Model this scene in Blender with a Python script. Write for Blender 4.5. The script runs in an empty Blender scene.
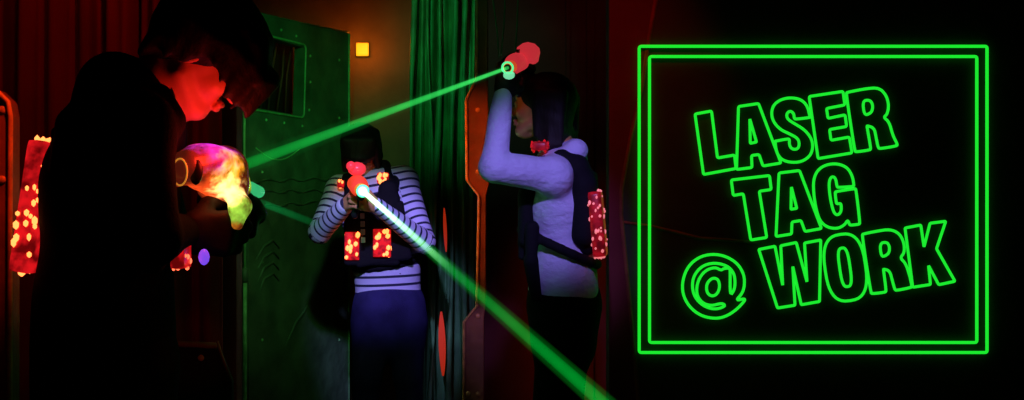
import bpy, bmesh, math, random
import numpy as np
from mathutils import Vector, Matrix

sc = bpy.context.scene
C = sc.collection
FPX = 1236.0          # focal length in pixels of the 1024 x 400 frame
CAMZ = 1.3

# ------------------------------------------------------------------ camera, world, view
cam_d = bpy.data.cameras.new('camera')
cam = bpy.data.objects.new('camera', cam_d); C.objects.link(cam)
cam.location = (0, 0, CAMZ); cam.rotation_euler = (math.pi/2, 0, 0)
cam_d.sensor_fit = 'HORIZONTAL'; cam_d.sensor_width = 36.0
cam_d.lens = 36.0*FPX/1024.0
cam_d.clip_start = 0.05
sc.camera = cam
world = bpy.data.worlds.new('world'); sc.world = world; world.use_nodes = True
world.node_tree.nodes['Background'].inputs[0].default_value = (0.02, 0.0, 0.004, 1)
world.node_tree.nodes['Background'].inputs[1].default_value = 0.02
sc.view_settings.view_transform = 'Standard'
sc.view_settings.look = 'None'
sc.view_settings.exposure = 0.0
sc.view_settings.gamma = 1.0
sc.view_settings.use_curve_mapping = False
sc.cycles.max_bounces = 4
sc.cycles.diffuse_bounces = 2
sc.cycles.transparent_max_bounces = 16
sc.cycles.sample_clamp_indirect = 3.0

def P(x, y, Y):
    return Vector(((x-512)*Y/FPX, Y, CAMZ-(y-200)*Y/FPX))

def spot(name, loc, target, col, watts, deg, blend=0.6, size=0.05):
    l = bpy.data.lights.new(name, 'SPOT'); l.energy = watts; l.color = col
    l.spot_size = math.radians(deg); l.spot_blend = blend; l.shadow_soft_size = size
    o = bpy.data.objects.new(name, l); C.objects.link(o)
    o.location = loc
    o.rotation_euler = (Vector(target)-Vector(loc)).to_track_quat('-Z', 'Y').to_euler()
    return o
def point(name, loc, col, watts, size=0.03):
    l = bpy.data.lights.new(name, 'POINT'); l.energy = watts; l.color = col; l.shadow_soft_size = size
    o = bpy.data.objects.new(name, l); C.objects.link(o); o.location = loc
    return o

RED = (1.0, 0.02, 0.015); GREEN = (0.04, 1.0, 0.25); UV = (0.36, 0.27, 1.0); ORANGE = (1.0, 0.16, 0.01)
spot('red_wash', (-0.85, 3.45, 2.75), P(122, 12, 3.95), RED, 6.5, 50, 1.0)
spot('red_wash_side', (-1.3, 3.4, 2.75), P(15, 20, 3.95), RED, 2.4, 50, 1.0)
spot('red_wash_low', (-1.2, 3.0, 2.3), P(228, 240, 4.4), RED, 2.0, 40, 0.9)
spot('red_back_wash', (0.6, 5.0, 2.7), P(552, 10, 6.9), RED, 4, 46, 1.0)
spot('red_edge_wash', (0.36, 3.9, 2.8), P(624, 80, 4.8), RED, 17.0, 40, 1.0)
spot('green_panel_wash', (-0.1, 3.4, 2.6), P(296, 100, 6.6), GREEN, 62, 23, 1.0)
spot('green_panel_low', (-0.6, 3.6, 2.3), P(292, 250, 6.6), (0.35, 1.0, 0.35), 42, 30, 1.0)
spot('green_drape_wash', (-0.7, 3.6, 2.65), P(446, 60, 6.6), (0.04, 1.0, 0.4), 85, 26, 1.0)
spot('uv_near', (0.12, 2.3, 2.2), P(543, 205, 4.4), UV, 125, 17.5, 0.7)
spot('uv_far', (-0.5, 3.4, 2.5), P(386, 260, 6.0), UV, 330, 15.5, 0.8)
spot('orange_post_wash', (-0.75, 4.3, 1.9), P(474, 175, 5.2), ORANGE, 40, 38, 0.8)
spot('orange_bracket_wash', (-0.8, 2.6, 2.2), P(4, 150, 3.0), (1, .07, .012), 34, 24, 0.8)

# ------------------------------------------------------------------ materials
def mat(name, col, rough=0.7, metal=0.0, emit=None, es=0.0, bump=None, spec=0.3, var=0.0, vscale=8.0):
    m = bpy.data.materials.new(name); m.use_nodes = True
    nt = m.node_tree; b = nt.nodes['Principled BSDF']
    b.inputs['Base Color'].default_value = (*col, 1)
    b.inputs['Roughness'].default_value = rough
    b.inputs['Metallic'].default_value = metal
    b.inputs['Specular IOR Level'].default_value = spec
    tc = nt.nodes.new('ShaderNodeTexCoord')
    if var > 0:
        n = nt.nodes.new('ShaderNodeTexNoise'); n.inputs['Scale'].default_value = vscale; n.inputs['Detail'].default_value = 5
        nt.links.new(tc.outputs['Object'], n.inputs['Vector'])
        r = nt.nodes.new('ShaderNodeMapRange')
        r.inputs['From Min'].default_value = 0.3; r.inputs['From Max'].default_value = 0.7
        r.inputs['To Min'].default_value = 1-var; r.inputs['To Max'].default_value = 1+var
        nt.links.new(n.outputs['Fac'], r.inputs['Value'])
        mx = nt.nodes.new('ShaderNodeVectorMath'); mx.operation = 'SCALE'
        mx.inputs[0].default_value = col
        nt.links.new(r.outputs['Result'], mx.inputs['Scale'])
        nt.links.new(mx.outputs['Vector'], b.inputs['Base Color'])
    if bump:
        n = nt.nodes.new('ShaderNodeTexNoise'); n.inputs['Scale'].default_value = bump[0]; n.inputs['Detail'].default_value = 6
        mp = nt.nodes.new('ShaderNodeMapping')
        if len(bump) > 2: mp.inputs['Scale'].default_value = bump[2]
        nt.links.new(tc.outputs['Object'], mp.inputs['Vector']); nt.links.new(mp.outputs['Vector'], n.inputs['Vector'])
        bp = nt.nodes.new('ShaderNodeBump'); bp.inputs['Strength'].default_value = 0.8; bp.inputs['Distance'].default_value = bump[1]
        nt.links.new(n.outputs['Fac'], bp.inputs['Height']); nt.links.new(bp.outputs['Normal'], b.inputs['Normal'])
    if emit:
        b.inputs['Emission Color'].default_value = (*emit, 1); b.inputs['Emission Strength'].default_value = es
    return m

M = {}
M['black_wall'] = mat('matte_black_wall_paint', (0.055, 0.052, 0.05), 0.9, spec=0.05, bump=(60, 0.001), var=0.12)
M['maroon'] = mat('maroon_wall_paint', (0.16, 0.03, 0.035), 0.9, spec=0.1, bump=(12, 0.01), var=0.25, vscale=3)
M['brown'] = mat('brown_wall_paint', (0.22, 0.14, 0.07), 0.9, spec=0.1, bump=(10, 0.01), var=0.25, vscale=3)
M['floor'] = mat('dark_carpet', (0.02, 0.02, 0.022), 0.95, spec=0.1, bump=(150, 0.002))
M['ceiling'] = mat('black_ceiling_paint', (0.015, 0.015, 0.015), 0.95, spec=0.1, bump=(30, 0.002))
M['curtain'] = mat('red_curtain_cloth', (0.35, 0.02, 0.02), 0.95, spec=0.05, bump=(25, 0.01, (1, 1, 0.1)), var=0.2, vscale=4)
M['drape'] = mat('green_drape_cloth', (0.08, 0.3, 0.085), 0.5, spec=0.5, bump=(18, 0.03, (1, 1, 0.12)), var=0.45, vscale=6)
M['panel'] = mat('green_painted_metal', (0.10, 0.20, 0.09), 0.45, 0.0, bump=(14, 0.012), spec=0.5, var=0.35, vscale=7)
M['trim'] = mat('pale_green_metal_edge', (0.25, 0.7, 0.22), 0.4, 0.0, bump=(40, 0.003), spec=0.6, var=0.3, vscale=20)
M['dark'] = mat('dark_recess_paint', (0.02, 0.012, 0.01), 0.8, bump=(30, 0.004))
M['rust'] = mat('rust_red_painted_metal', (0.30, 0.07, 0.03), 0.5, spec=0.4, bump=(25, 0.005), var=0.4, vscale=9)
M['rust_edge'] = mat('highlight_orange_metal_edge', (0.8, 0.28, 0.1), 0.4, spec=0.5, bump=(40, 0.003), var=0.4, vscale=25)  # rim highlight put into the bead colour; bolts share it
M['cable'] = mat('grey_green_cable_rubber', (0.12, 0.2, 0.13), 0.5, bump=(80, 0.001))
M['black'] = mat('black_cotton', (0.006, 0.006, 0.007), 0.95, spec=0.05, bump=(120, 0.002))
M['vest'] = mat('black_vest_nylon', (0.010, 0.009, 0.012), 0.8, spec=0.1, bump=(90, 0.002))
M['glove'] = mat('black_glove_leather', (0.015, 0.012, 0.012), 0.6, spec=0.2, bump=(90, 0.001))
M['jeans'] = mat('blue_denim', (0.035, 0.03, 0.11), 0.9, spec=0.1, bump=(220, 0.002), var=0.3, vscale=10)
M['black_pants'] = mat('black_trouser_cloth', (0.008, 0.008, 0.010), 0.95, spec=0.05, bump=(150, 0.002))
M['shirt'] = mat('pale_lavender_cotton', (0.62, 0.58, 0.82), 0.85, spec=0.1, bump=(26, 0.012, (1, 1, 1.6)))
M['skin'] = mat('warm_skin', (0.60, 0.27, 0.11), 0.55, spec=0.35, bump=(180, 0.0006), var=0.08, vscale=30)
M['hair'] = mat('black_hair', (0.010, 0.007, 0.006), 0.6, spec=0.2, bump=(90, 0.004, (1, 1, 0.25)))
M['eye'] = mat('eye_white', (0.45, 0.36, 0.25), 0.4)
M['iris'] = mat('dark_iris', (0.03, 0.02, 0.015), 0.15)
M['shoe'] = mat('black_shoe_leather', (0.02, 0.02, 0.02), 0.5, bump=(80, 0.001))
M['sole'] = mat('grey_rubber_sole', (0.12, 0.12, 0.12), 0.8)
M['strap'] = mat('pale_jaw_highlight', (0.8, 0.75, 0.75), 0.5)  # near-white colour of the painted jaw highlight
M['phaser_black'] = mat('black_phaser_plastic', (0.012, 0.012, 0.013), 0.4, spec=0.4)
M['led_base'] = mat('red_led_cover', (0.4, 0.01, 0.015), 0.3, emit=(1, 0.01, 0.015), es=0.45)
M['led_base_dim'] = mat('dim_red_led_cover', (0.3, 0.01, 0.015), 0.3, emit=(1, 0.012, 0.03), es=0.16)
M['led_dot'] = mat('red_led_dot', (0.9, 0.2, 0.1), 0.3, emit=(1, 0.12, 0.05), es=2.6)
M['led_hot'] = mat('orange_led_dot', (0.9, 0.2, 0.1), 0.3, emit=(1, 0.22, 0.05), es=3.2)
M['led_pink'] = mat('pink_led_dot', (0.9, 0.3, 0.3), 0.3, emit=(0.9, 0.2, 0.22), es=0.9)
M['green_lens'] = mat('green_lens', (0.1, 0.9, 0.4), 0.2, emit=(0.12, 1.0, 0.38), es=0.9)
M['white_lens'] = mat('white_green_lens', (0.5, 1, 0.7), 0.2, emit=(0.45, 1.0, 0.6), es=2.0)
M['violet_lens'] = mat('violet_lamp_lens', (0.3, 0.1, 0.9), 0.2, emit=(0.25, 0.08, 1.0), es=0.8)
M['neon'] = mat('green_neon_glass', (0.0, 0.2, 0.0), 0.3, emit=(0.012, 0.84, 0.03), es=1.0)
M['amber'] = mat('amber_lamp_lens', (0.9, 0.5, 0.05), 0.3, emit=(1.0, 0.36, 0.008), es=1.0)
M['slit'] = mat('red_gap_glow', (0.5, 0.05, 0.02), 0.4, emit=(1.0, 0.05, 0.01), es=0.30)  # emission stands in for red light in the drape gaps
def uneven(m, scale, lo, hi):
    nt = m.node_tree; b = nt.nodes['Principled BSDF']; tc = nt.nodes.new('ShaderNodeTexCoord'); n = nt.nodes.new('ShaderNodeTexNoise')
    n.inputs['Scale'].default_value = scale; n.inputs['Detail'].default_value = 3; nt.links.new(tc.outputs['Object'], n.inputs['Vector'])
    r = nt.nodes.new('ShaderNodeMapRange'); r.inputs['From Min'].default_value = .35; r.inputs['From Max'].default_value = .65
    r.inputs['To Min'].default_value = lo; r.inputs['To Max'].default_value = hi; nt.links.new(n.outputs['Fac'], r.inputs['Value'])
    nt.links.new(r.outputs['Result'], b.inputs['Emission Strength'])
uneven(M['led_base'], 45, .12, .75); uneven(M['led_base_dim'], 40, .05, .28)
M['clip'] = mat('black_clip_plastic', (0.02, 0.02, 0.02), 0.5)

# ------------------------------------------------------------------ object helpers
def tag(o, label, cat, group=None):
    o['label'] = label; o['category'] = cat
    if group: o['group'] = group
    return o
def struct(o):
    o['kind'] = 'structure'; return o
def empty(name, loc=(0, 0, 0)):
    o = bpy.data.objects.new(name, None); C.objects.link(o); o.location = loc
    o.empty_display_size = 0.1
    return o
def link_mesh(name, me, mats, parent=None, smooth=True):
    o = bpy.data.objects.new(name, me); C.objects.link(o)
    if not isinstance(mats, (list, tuple)): mats = [mats]
    for m in mats: me.materials.append(m)
    if smooth: me.polygons.foreach_set('use_smooth', [True]*len(me.polygons))
    if parent is not None:
        o.parent = parent
        o.matrix_parent_inverse = Matrix.Translation(-parent.location)
    me.update()
    return o
class MB:
    """collects shapes in one mesh, in world coordinates"""
    def __init__(s): s.v = []; s.f = []; s.m = []
    def add(s, vs, fs, mi=0):
        n = len(s.v); s.v += [tuple(v) for v in vs]; s.f += [tuple(i+n for i in f) for f in fs]; s.m += [mi]*len(fs)
    def box(s, c, h, R=None, mi=0, bevel=0.0):
        bm = bmesh.new(); bmesh.ops.create_cube(bm, size=2)
        for v in bm.verts: v.co = Vector((v.co.x*h[0], v.co.y*h[1], v.co.z*h[2]))
        if bevel > 0: bmesh.ops.bevel(bm, geom=bm.edges[:], offset=bevel, segments=2, affect='EDGES', profile=0.7)
        R = R or Matrix.Identity(3)
        s.bm(bm, Matrix.Translation(Vector(c)) @ R.to_4x4(), mi)
    def bm(s, bm, Mx, mi=0):
        bm.verts.index_update()
        s.add([Mx @ v.co for v in bm.verts], [[v.index for v in f.verts] for f in bm.faces], mi); bm.free()
    def ball(s, c, r, mi=0, sub=2, sc=(1, 1, 1), R=None):
        bm = bmesh.new(); bmesh.ops.create_icosphere(bm, subdivisions=sub, radius=1)
        for v in bm.verts: v.co = Vector((v.co.x*r*sc[0], v.co.y*r*sc[1], v.co.z*r*sc[2]))
        R = R or Matrix.Identity(3)
        s.bm(bm, Matrix.Translation(Vector(c)) @ R.to_4x4(), mi)
    def tube(s, pts, r, closed=False, seg=10, mi=0, cap=True):
        pts = [Vector(p) for p in pts]; n = len(pts)
        rr = r if isinstance(r, (list, tuple)) else [r]*n
        T = []
        for i in range(n):
            a = pts[(i-1) % n] if (closed or i > 0) else pts[i]
            b = pts[(i+1) % n] if (closed or i < n-1) else pts[i]
            T.append((b-a).normalized())
        ref = Vector((0, 0, 1)) if abs(T[0].z) < 0.9 else Vector((0, 1, 0))
        u = (ref - T[0]*ref.dot(T[0])).normalized(); V = []
        for i in range(n):
            u = (u - T[i]*u.dot(T[i])).normalized(); w = T[i].cross(u)
            for k in range(seg):
                a = 2*math.pi*k/seg
                V.append(pts[i] + (u*math.cos(a)+w*math.sin(a))*rr[i])
        F = []
        for i in range(n if closed else n-1):
            j = (i+1) % n
            for k in range(seg):
                l = (k+1) % seg
                F.append((i*seg+k, i*seg+l, j*seg+l, j*seg+k))
        if not closed and cap:
            F.append(tuple(range(seg-1, -1, -1))); F.append(tuple((n-1)*seg+k for k in range(seg)))
        s.add(V, F, mi)
    def cyl(s, a, b, r, r2=None, seg=20, mi=0):
        s.tube([a, b], [r, r if r2 is None else r2], seg=seg, mi=mi)
    def slab(s, pts, off, mi=0):
        """closed outline extruded by a vector"""
        off = Vector(off); n = len(pts); A = [Vector(p) for p in pts]
        s.add(A+[p+off for p in A], [tuple(range(n))]+[tuple(range(2*n-1, n-1, -1))]+[(i, i+n, (i+1) % n+n, (i+1) % n) for i in range(n)], mi)
    def build(s, name, mats, parent=None, smooth=False, bevel=0.0):
        me = bpy.data.meshes.new(name); me.from_pydata(s.v, [], s.f)
        o = link_mesh(name, me, mats, parent, smooth)
        me.polygons.foreach_set('material_index', s.m)
        bm = bmesh.new(); bm.from_mesh(me); bmesh.ops.recalc_face_normals(bm, faces=bm.faces); bm.to_mesh(me); bm.free()
        if bevel > 0:
            b = o.modifiers.new('bevel', 'BEVEL'); b.width = bevel; b.segments = 2; b.limit_method = 'ANGLE'
        if smooth == 'auto':
            pass
        return o

# ------------------------------------------------------------------ distance-field bodies
def unit(v): v = np.asarray(v, float); return v/np.linalg.norm(v)
class Field:
    """tapered limbs, ellipsoids and boxes blended into one continuous skin"""
    def __init__(s): s.p = []; s.cuts = []
    def cone(s, a, b, ra, rb, k=0.02, n=None, sq=1.0, op='+', tagv=None):
        s.p.append(('c', np.array(a, float), np.array(b, float), ra, rb, k, None if n is None else unit(n), sq, op, tagv)); return s
    def ell(s, c, r, R=None, k=0.02, op='+', tagv=None):
        s.p.append(('e', np.array(c, float), np.array(r, float), np.eye(3) if R is None else np.array(R, float), 0, k, None, 1, op, tagv)); return s
    def box(s, c, h, R=None, r=0.01, k=0.01, op='+', tagv=None):
        s.p.append(('b', np.array(c, float), np.array(h, float), np.eye(3) if R is None else np.array(R, float), r, k, None, 1, op, tagv)); return s
    def cut(s, pt, n): s.cuts.append((np.array(pt, float), unit(n)))
    def aabb(s, q):
        if q[0] == 'c':
            r = max(q[3], q[4])*max(1, q[7])
            return np.minimum(q[1], q[2])-r, np.maximum(q[1], q[2])+r
        r = np.linalg.norm(q[2]) + (q[4] if q[0] == 'b' else 0)
        if q[0] == 'e': r = q[2].max()
        return q[1]-r, q[1]+r
    @staticmethod
    def dist(q, X):
        if q[0] == 'c':
            _, a, b, ra, rb, k, n, sq, op, tg = q
            if n is not None:
                f = 1/sq-1
                X = X + (X@n)[..., None]*n*f
                a = a + (a@n)*n*f; b = b + (b@n)*n*f
            ab = b-a; L2 = ab@ab + 1e-12
            t = np.clip(((X-a)@ab)/L2, 0, 1)
            return np.sqrt((((X-a)-t[..., None]*ab)**2).sum(-1)) - (ra+(rb-ra)*t)
        if q[0] == 'e':
            _, c, r, R = q[:4]
            L = (X-c)@R
            k0 = np.sqrt(((L/r)**2).sum(-1)); k1 = np.sqrt(((L/(r*r))**2).sum(-1))+1e-9
            return k0*(k0-1)/k1
        _, c, h, R, r = q[:5]
        L = np.abs((X-c)@R)-h
        return np.sqrt((np.maximum(L, 0)**2).sum(-1)) + np.minimum(L.max(-1), 0) - r
    def mesh(s, name, h, mats, parent=None, wrinkle=0.0, wfreq=22.0, seed=0, stripes=None):
        los = []; his = []
        for q in s.p:
            if q[8] == '+':
                a, b = s.aabb(q); los.append(a); his.append(b)
        lo = np.min(los, 0)-3*h; hi = np.max(his, 0)+3*h
        n = np.ceil((hi-lo)/h).astype(int)+1
        F = np.full(n, 0.3, np.float32)
        ax = [lo[i]+h*np.arange(n[i]) for i in range(3)]
        for q in s.p:
            a, b = s.aabb(q); pad = q[5]+2.5*h
            i0 = np.maximum(np.floor((a-pad-lo)/h).astype(int), 0); i1 = np.minimum(np.ceil((b+pad-lo)/h).astype(int)+1, n)
            if (i1 <= i0).any(): continue
            sl = tuple(slice(i0[i], i1[i]) for i in range(3))
            X = np.stack(np.meshgrid(*[ax[i][sl[i]] for i in range(3)], indexing='ij'), -1)
            d = s.dist(q, X); f = F[sl]; k = q[5]
            if q[8] == '+':
                hh = np.clip(0.5+0.5*(f-d)/k, 0, 1); F[sl] = f*(1-hh)+d*hh-k*hh*(1-hh)
            else:
                d = -d
                hh = np.clip(0.5-0.5*(f-d)/k, 0, 1); F[sl] = f*(1-hh)+d*hh+k*hh*(1-hh)
        if s.cuts:
            X = np.stack(np.meshgrid(*ax, indexing='ij'), -1)
            for pt, nn in s.cuts: F = np.maximum(F, ((X-pt)@nn).astype(np.float32))
            del X
        V, Q = nets(F, lo, h)
        if wrinkle > 0 or stripes:
            N = vnormals(V, Q)
        if wrinkle > 0:
            rs = np.random.RandomState(seed); w = np.zeros(len(V))
            for j in range(7):
                kd = rs.randn(3); kd[2] *= 1.7; kd *= wfreq*(0.6+0.25*j)/np.linalg.norm(kd)
                w += np.sin(V@kd + 1.6*np.sin(V@(rs.randn(3)*wfreq*0.3)+rs.rand()*6)+rs.rand()*6)/(1+0.4*j)
            V = V + N*(w*wrinkle/3)[:, None]
        me = bpy.data.meshes.new(name)
        me.vertices.add(len(V)); me.vertices.foreach_set('co', V.astype(np.float32).ravel())
        me.loops.add(len(Q)*4); me.loops.foreach_set('vertex_index', Q.astype(np.int32).ravel())
        me.polygons.add(len(Q)); me.polygons.foreach_set('loop_start', np.arange(0, len(Q)*4, 4, dtype=np.int32))
        me.update(calc_edges=True); me.validate()
        if stripes:
            best = np.full(len(V), 9.0); val = np.zeros(len(V))
            for q in s.p:
                if q[9] is None: continue
                d = s.dist(q, V); ab = q[2]-q[1]; L = np.linalg.norm(ab)
                t = (V-q[1])@ab/L + q[9]
                m = d < best; best[m] = d[m]; val[m] = t[m]
            at = me.attributes.new('stripe', 'FLOAT', 'POINT'); at.data.foreach_set('value', val.astype(np.float32))
        return link_mesh(name, me, mats, parent, True)

def nets(F, lo, h):
    S = F < 0
    n = np.array(F.shape)
    c = np.zeros(n-1, np.uint8)
    for i in (0, 1):
        for j in (0, 1):
            for k in (0, 1):
                c += S[i:n[0]-1+i, j:n[1]-1+j, k:n[2]-1+k]
    act = (c > 0) & (c < 8)
    idx = np.full(n-1, -1, np.int64); I = np.argwhere(act); idx[act] = np.arange(len(I))
    acc = np.zeros((len(I), 3)); cnt = np.zeros(len(I))
    cr = [(i, j, k) for i in (0, 1) for j in (0, 1) for k in (0, 1)]
    for a in cr:
        for d in range(3):
            if a[d]: continue
            b = list(a); b[d] = 1
            A = I+np.array(a); B = I+np.array(b)
            fa = F[A[:, 0], A[:, 1], A[:, 2]]; fb = F[B[:, 0], B[:, 1], B[:, 2]]
            m = (fa < 0) != (fb < 0)
            t = np.where(m, fa/np.where(m, fa-fb, 1), 0)
            p = np.tile(np.array(a, float), (len(I), 1)); p[:, d] += t
            acc[m] += p[m]; cnt[m] += 1
    V = lo + h*(I+acc/cnt[:, None])
    Q = []
    for d in range(3):
        e1, e2 = [(1, 2), (2, 0), (0, 1)][d]
        sa = [slice(0, n[i]) for i in range(3)]; sb = list(sa)
        sa[d] = slice(0, n[d]-1); sb[d] = slice(1, n[d])
        x = S[tuple(sa)] != S[tuple(sb)]
        E = np.argwhere(x)
        E = E[(E[:, e1] > 0) & (E[:, e2] > 0) & (E[:, e1] < n[e1]-1) & (E[:, e2] < n[e2]-1)]
        ins = S[E[:, 0], E[:, 1], E[:, 2]]
        def g(o1, o2):
            G = E.copy(); G[:, e1] += o1; G[:, e2] += o2
            return idx[G[:, 0], G[:, 1], G[:, 2]]
        q = np.stack([g(-1, -1), g(0, -1), g(0, 0), g(-1, 0)], 1)
        q[~ins] = q[~ins][:, ::-1]
        Q.append(q)
    return V, np.concatenate(Q)
def vnormals(V, Q):
    fn = np.cross(V[Q[:, 2]]-V[Q[:, 0]], V[Q[:, 3]]-V[Q[:, 1]])
    N = np.zeros_like(V)
    for i in range(4): np.add.at(N, Q[:, i], fn)
    return N/(np.linalg.norm(N, axis=1, keepdims=True)+1e-12)

# ------------------------------------------------------------------ the room
def slab_box(name, x0, x1, y0, y1, z0, z1, m):
    b = MB(); b.box(((x0+x1)/2, (y0+y1)/2, (z0+z1)/2), ((x1-x0)/2, (y1-y0)/2, (z1-z0)/2))
    return struct(b.build(name, m))
slab_box('floor', -3.4, 3.6, -1.2, 7.5, -0.1, 0, M['floor'])
slab_box('ceiling', -3.4, 3.6, -1.2, 7.5, 3.0, 3.1, M['ceiling'])
slab_box('wall_back', -3.4, 3.6, 7.3, 7.45, 0, 3.0, M['brown'])
slab_box('wall_left', -3.5, -3.4, -1.2, 7.5, 0, 3.0, M['maroon'])
slab_box('wall_front', -3.4, 3.6, -1.3, -1.2, 0, 3.0, M['black_wall'])
WX0 = P(609, 0, 4.8).x
slab_box('wall_right', WX0, 3.6, 4.8, 4.95, 0, 3.0, M['black_wall'])
slab_box('wall_side', 3.6, 3.7, -1.2, 7.5, 0, 3.0, M['maroon'])
# maroon wall of the recess behind the right-hand player
slab_box('wall_recess', P(478, 0, 6.9).x, 3.6, 6.9, 7.0, 0, 3.0, M['maroon'])
# seams on the recess wall
for i, (px, w) in enumerate(((568, 0.012), (590, 0.02))):
    b = MB(); c = P(px, 0, 6.9)
    b.box((c.x, 6.89, 1.5), (w, 0.012, 1.5), bevel=0.004)
    struct(b.build('trim_%d' % (i+1), M['maroon']))

# slanted batten and cross rail on the wall behind the sign
def batten(name, pts, w, m, label, grp=None):
    b = MB()
    A = [P(*p) for p in pts]
    b.tube([(a.x, 4.8, a.z) for a in A], w, seg=8)
    o = b.build(name, m, smooth=True); return tag(o, label, 'batten', grp)
M['batten'] = mat('dark_red_batten_paint', (0.22, 0.05, 0.03), 0.7, bump=(20, 0.004), var=0.4, vscale=12)
batten('wall_batten', [(658, -14, 4.8), (650, 30, 4.8), (642, 85, 4.8), (630, 140, 4.8), (621, 190, 4.8), (621, 215, 4.8), (626, 265, 4.8), (632, 330, 4.8), (640, 420, 4.8), (640, 528, 4.8)], 0.009, M['batten'],
       'thin dark red slanted batten running down the black wall by the sign border')
batten('wall_rail', [(622, 222, 4.8), (650, 226, 4.8), (676, 232, 4.8), (700, 238, 4.8), (730, 240, 4.8), (760, 243, 4.8)], 0.006, M['batten'],
       'thin dark red rail crossing the black wall low behind the sign')

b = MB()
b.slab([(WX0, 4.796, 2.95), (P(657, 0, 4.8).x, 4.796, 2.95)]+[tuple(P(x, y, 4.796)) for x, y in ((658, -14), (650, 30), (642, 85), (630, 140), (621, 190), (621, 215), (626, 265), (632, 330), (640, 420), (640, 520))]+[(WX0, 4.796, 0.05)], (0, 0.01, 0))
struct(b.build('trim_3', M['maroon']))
# folded cloth hung from a rod
def folds(name, x0, x1, Y, z0, z1, nf, amp, m, seed, warp=0.3, nx=260, nz=70, thick=0.012, parent=None):
    rs = random.Random(seed); ph = [rs.random()*6.28 for _ in range(8)]
    V = []; Fc = []
    for side in (0, 1):
        for j in range(nz+1):
            v = j/nz; z = z1+(z0-z1)*v
            for i in range(nx+1):
                u = i/nx; x = x0+(x1-x0)*u
                q = u*nf*2*math.pi
                q += warp*(math.sin(3*v+ph[0]+u*5)+0.6*math.sin(7*v+ph[1]+u*11))
                y = math.sin(q)*0.6+0.45*math.sin(q*0.43+ph[2]+warp*2*v)+0.3*math.sin(q*2.1+ph[3]+warp*3*v)
                a = amp*(0.6+0.4*math.sin(q*0.17+ph[4]))
                V.append((x+0.25*amp*math.cos(q)*warp, Y+y*a+side*thick, z))
    W = nx+1; H = nz+1; o = W*H
    for j in range(nz):
        for i in range(nx):
            a = j*W+i
            Fc.append((a, a+W, a+W+1, a+1)); Fc.append((o+a, o+a+1, o+a+W+1, o+a+W))
    for j in range(nz):
        a = j*W; Fc.append((a, o+a, o+a+W, a+W)); a += nx; Fc.append((a, a+W, o+a+W, o+a))
    for i in range(nx):
        Fc.append((i, i+1, o+i+1, o+i)); a = nz*W+i; Fc.append((a, o+a, o+a+1, a+1))
    me = bpy.data.meshes.new(name); me.from_pydata(V, [], Fc)
    return link_mesh(name, me, m, parent, True)

ct = empty('curtain', (P(100, 0, 3.95).x, 3.95, 0))
folds('cloth', P(-60, 0, 3.95).x, P(215, 0, 3.95).x, 3.98, 0.02, 2.72, 9, 0.085, M['curtain'], 4, 0.5, parent=ct)
b = MB(); b.cyl((P(-70, 0, 3.95).x, 3.95, 2.75), (P(222, 0, 3.95).x, 3.95, 2.75), 0.018); b.build('rod', M['clip'], ct, True)
tag(ct, 'dark red floor-length curtain behind the player in black', 'curtain')

dr = empty('drape', (P(440, 0, 6.6).x, 6.6, 0))
folds('cloth', P(409, 0, 6.6).x, P(476, 0, 6.6).x, 6.6, 0.02, 2.68, 5.5, 0.06, M['drape'], 9, 0.9, nx=240, nz=160, parent=dr)
b = MB(); b.cyl((P(404, 0, 6.6).x, 6.6, 2.7), (P(478, 0, 6.6).x, 6.6, 2.7), 0.018); b.build('rod', M['clip'], dr, True)
# gnarled cords hanging over the folds
rs = random.Random(5)
for k, (x0, x1, x2) in enumerate(((414, 412, 416), (427, 431, 434), (441, 437, 428), (456, 452, 449), (468, 462, 470))):
    pts = []; rr = []
    for i in range(40):
        t = i/39; y = -80 + 560*t
        x = x0+(x1-x0)*min(1, t*2.2)+(x2-x1)*max(0, (t-0.45))/0.55 + 1.2*math.sin(t*14+k*2)
        p = P(x, y, 6.5); p.y += 0.015*math.sin(t*17+k); pts.append(p); rr.append(0.011+0.006*math.sin(t*11+k*1.7))
    b = MB(); b.tube(pts, rr, seg=8); b.build('cord', M['drape'], dr, True)
tag(dr, 'dark green hanging drape with deep twisted folds behind the striped player', 'curtain')

def gap_glow_strip(x, y0, y1, w, Y, label):  # glowing strip added in place of a red-lit gap in the drape
    b = MB(); L = []; R = []
    for i in range(13):
        t = i/12; ww = w*math.sin(math.pi*(0.04+0.92*t))**0.7
        y = y0+(y1-y0)*t; L.append(P(x-ww+2*t, y, Y)); R.append(P(x+ww+2*t, y, Y))
    b.slab(L+R[::-1], (0, 0.03, 0))
    e = empty('gap_glow', P(x, y1, Y))
    b.build('lens', M['slit'], e)
    c = MB(); a0 = P(x+1, y0+4, Y+0.03); c.box((a0.x, Y+0.1, (P(x, y0, Y).z+P(x, y1, Y).z)/2), (0.008, 0.07, abs(P(x, y0, Y).z-P(x, y1, Y).z)*0.35))
    c.build('mount', M['clip'], e)
    tag(e, label, 'light', None)
gap_glow_strip(441, 312, 376, 3.4, 6.4, 'lower of two narrow glowing strips in place of red-lit gaps in the green drape')
gap_glow_strip(444, 208, 252, 1.6, 6.4, 'upper slimmer glowing strip in place of a red-lit gap in the green drape beside the striped sleeve')

# dark jamb beside the curtain
b = MB(); b.box((P(226, 0, 4.5).x, 4.5, 1.4), (0.05, 0.05, 1.4), bevel=0.01)
jm = b.build('pillar', mat('dark_red_pillar_paint', (0.14, 0.02, 0.02), 0.8, bump=(14, 0.006), var=0.3), smooth=False)
tag(jm, 'dim red square pillar between curtain and green panel', 'pillar')
b = MB(); b.tube([P(215, -80, 4.3), P(214, 120, 4.3), P(216, 340, 4.3), P(216, 572, 4.3)], 0.008); 
tag(b.build('conduit', M['batten'], smooth=True), 'thin dark red conduit running down beside the curtain edge', 'pipe')

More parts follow.
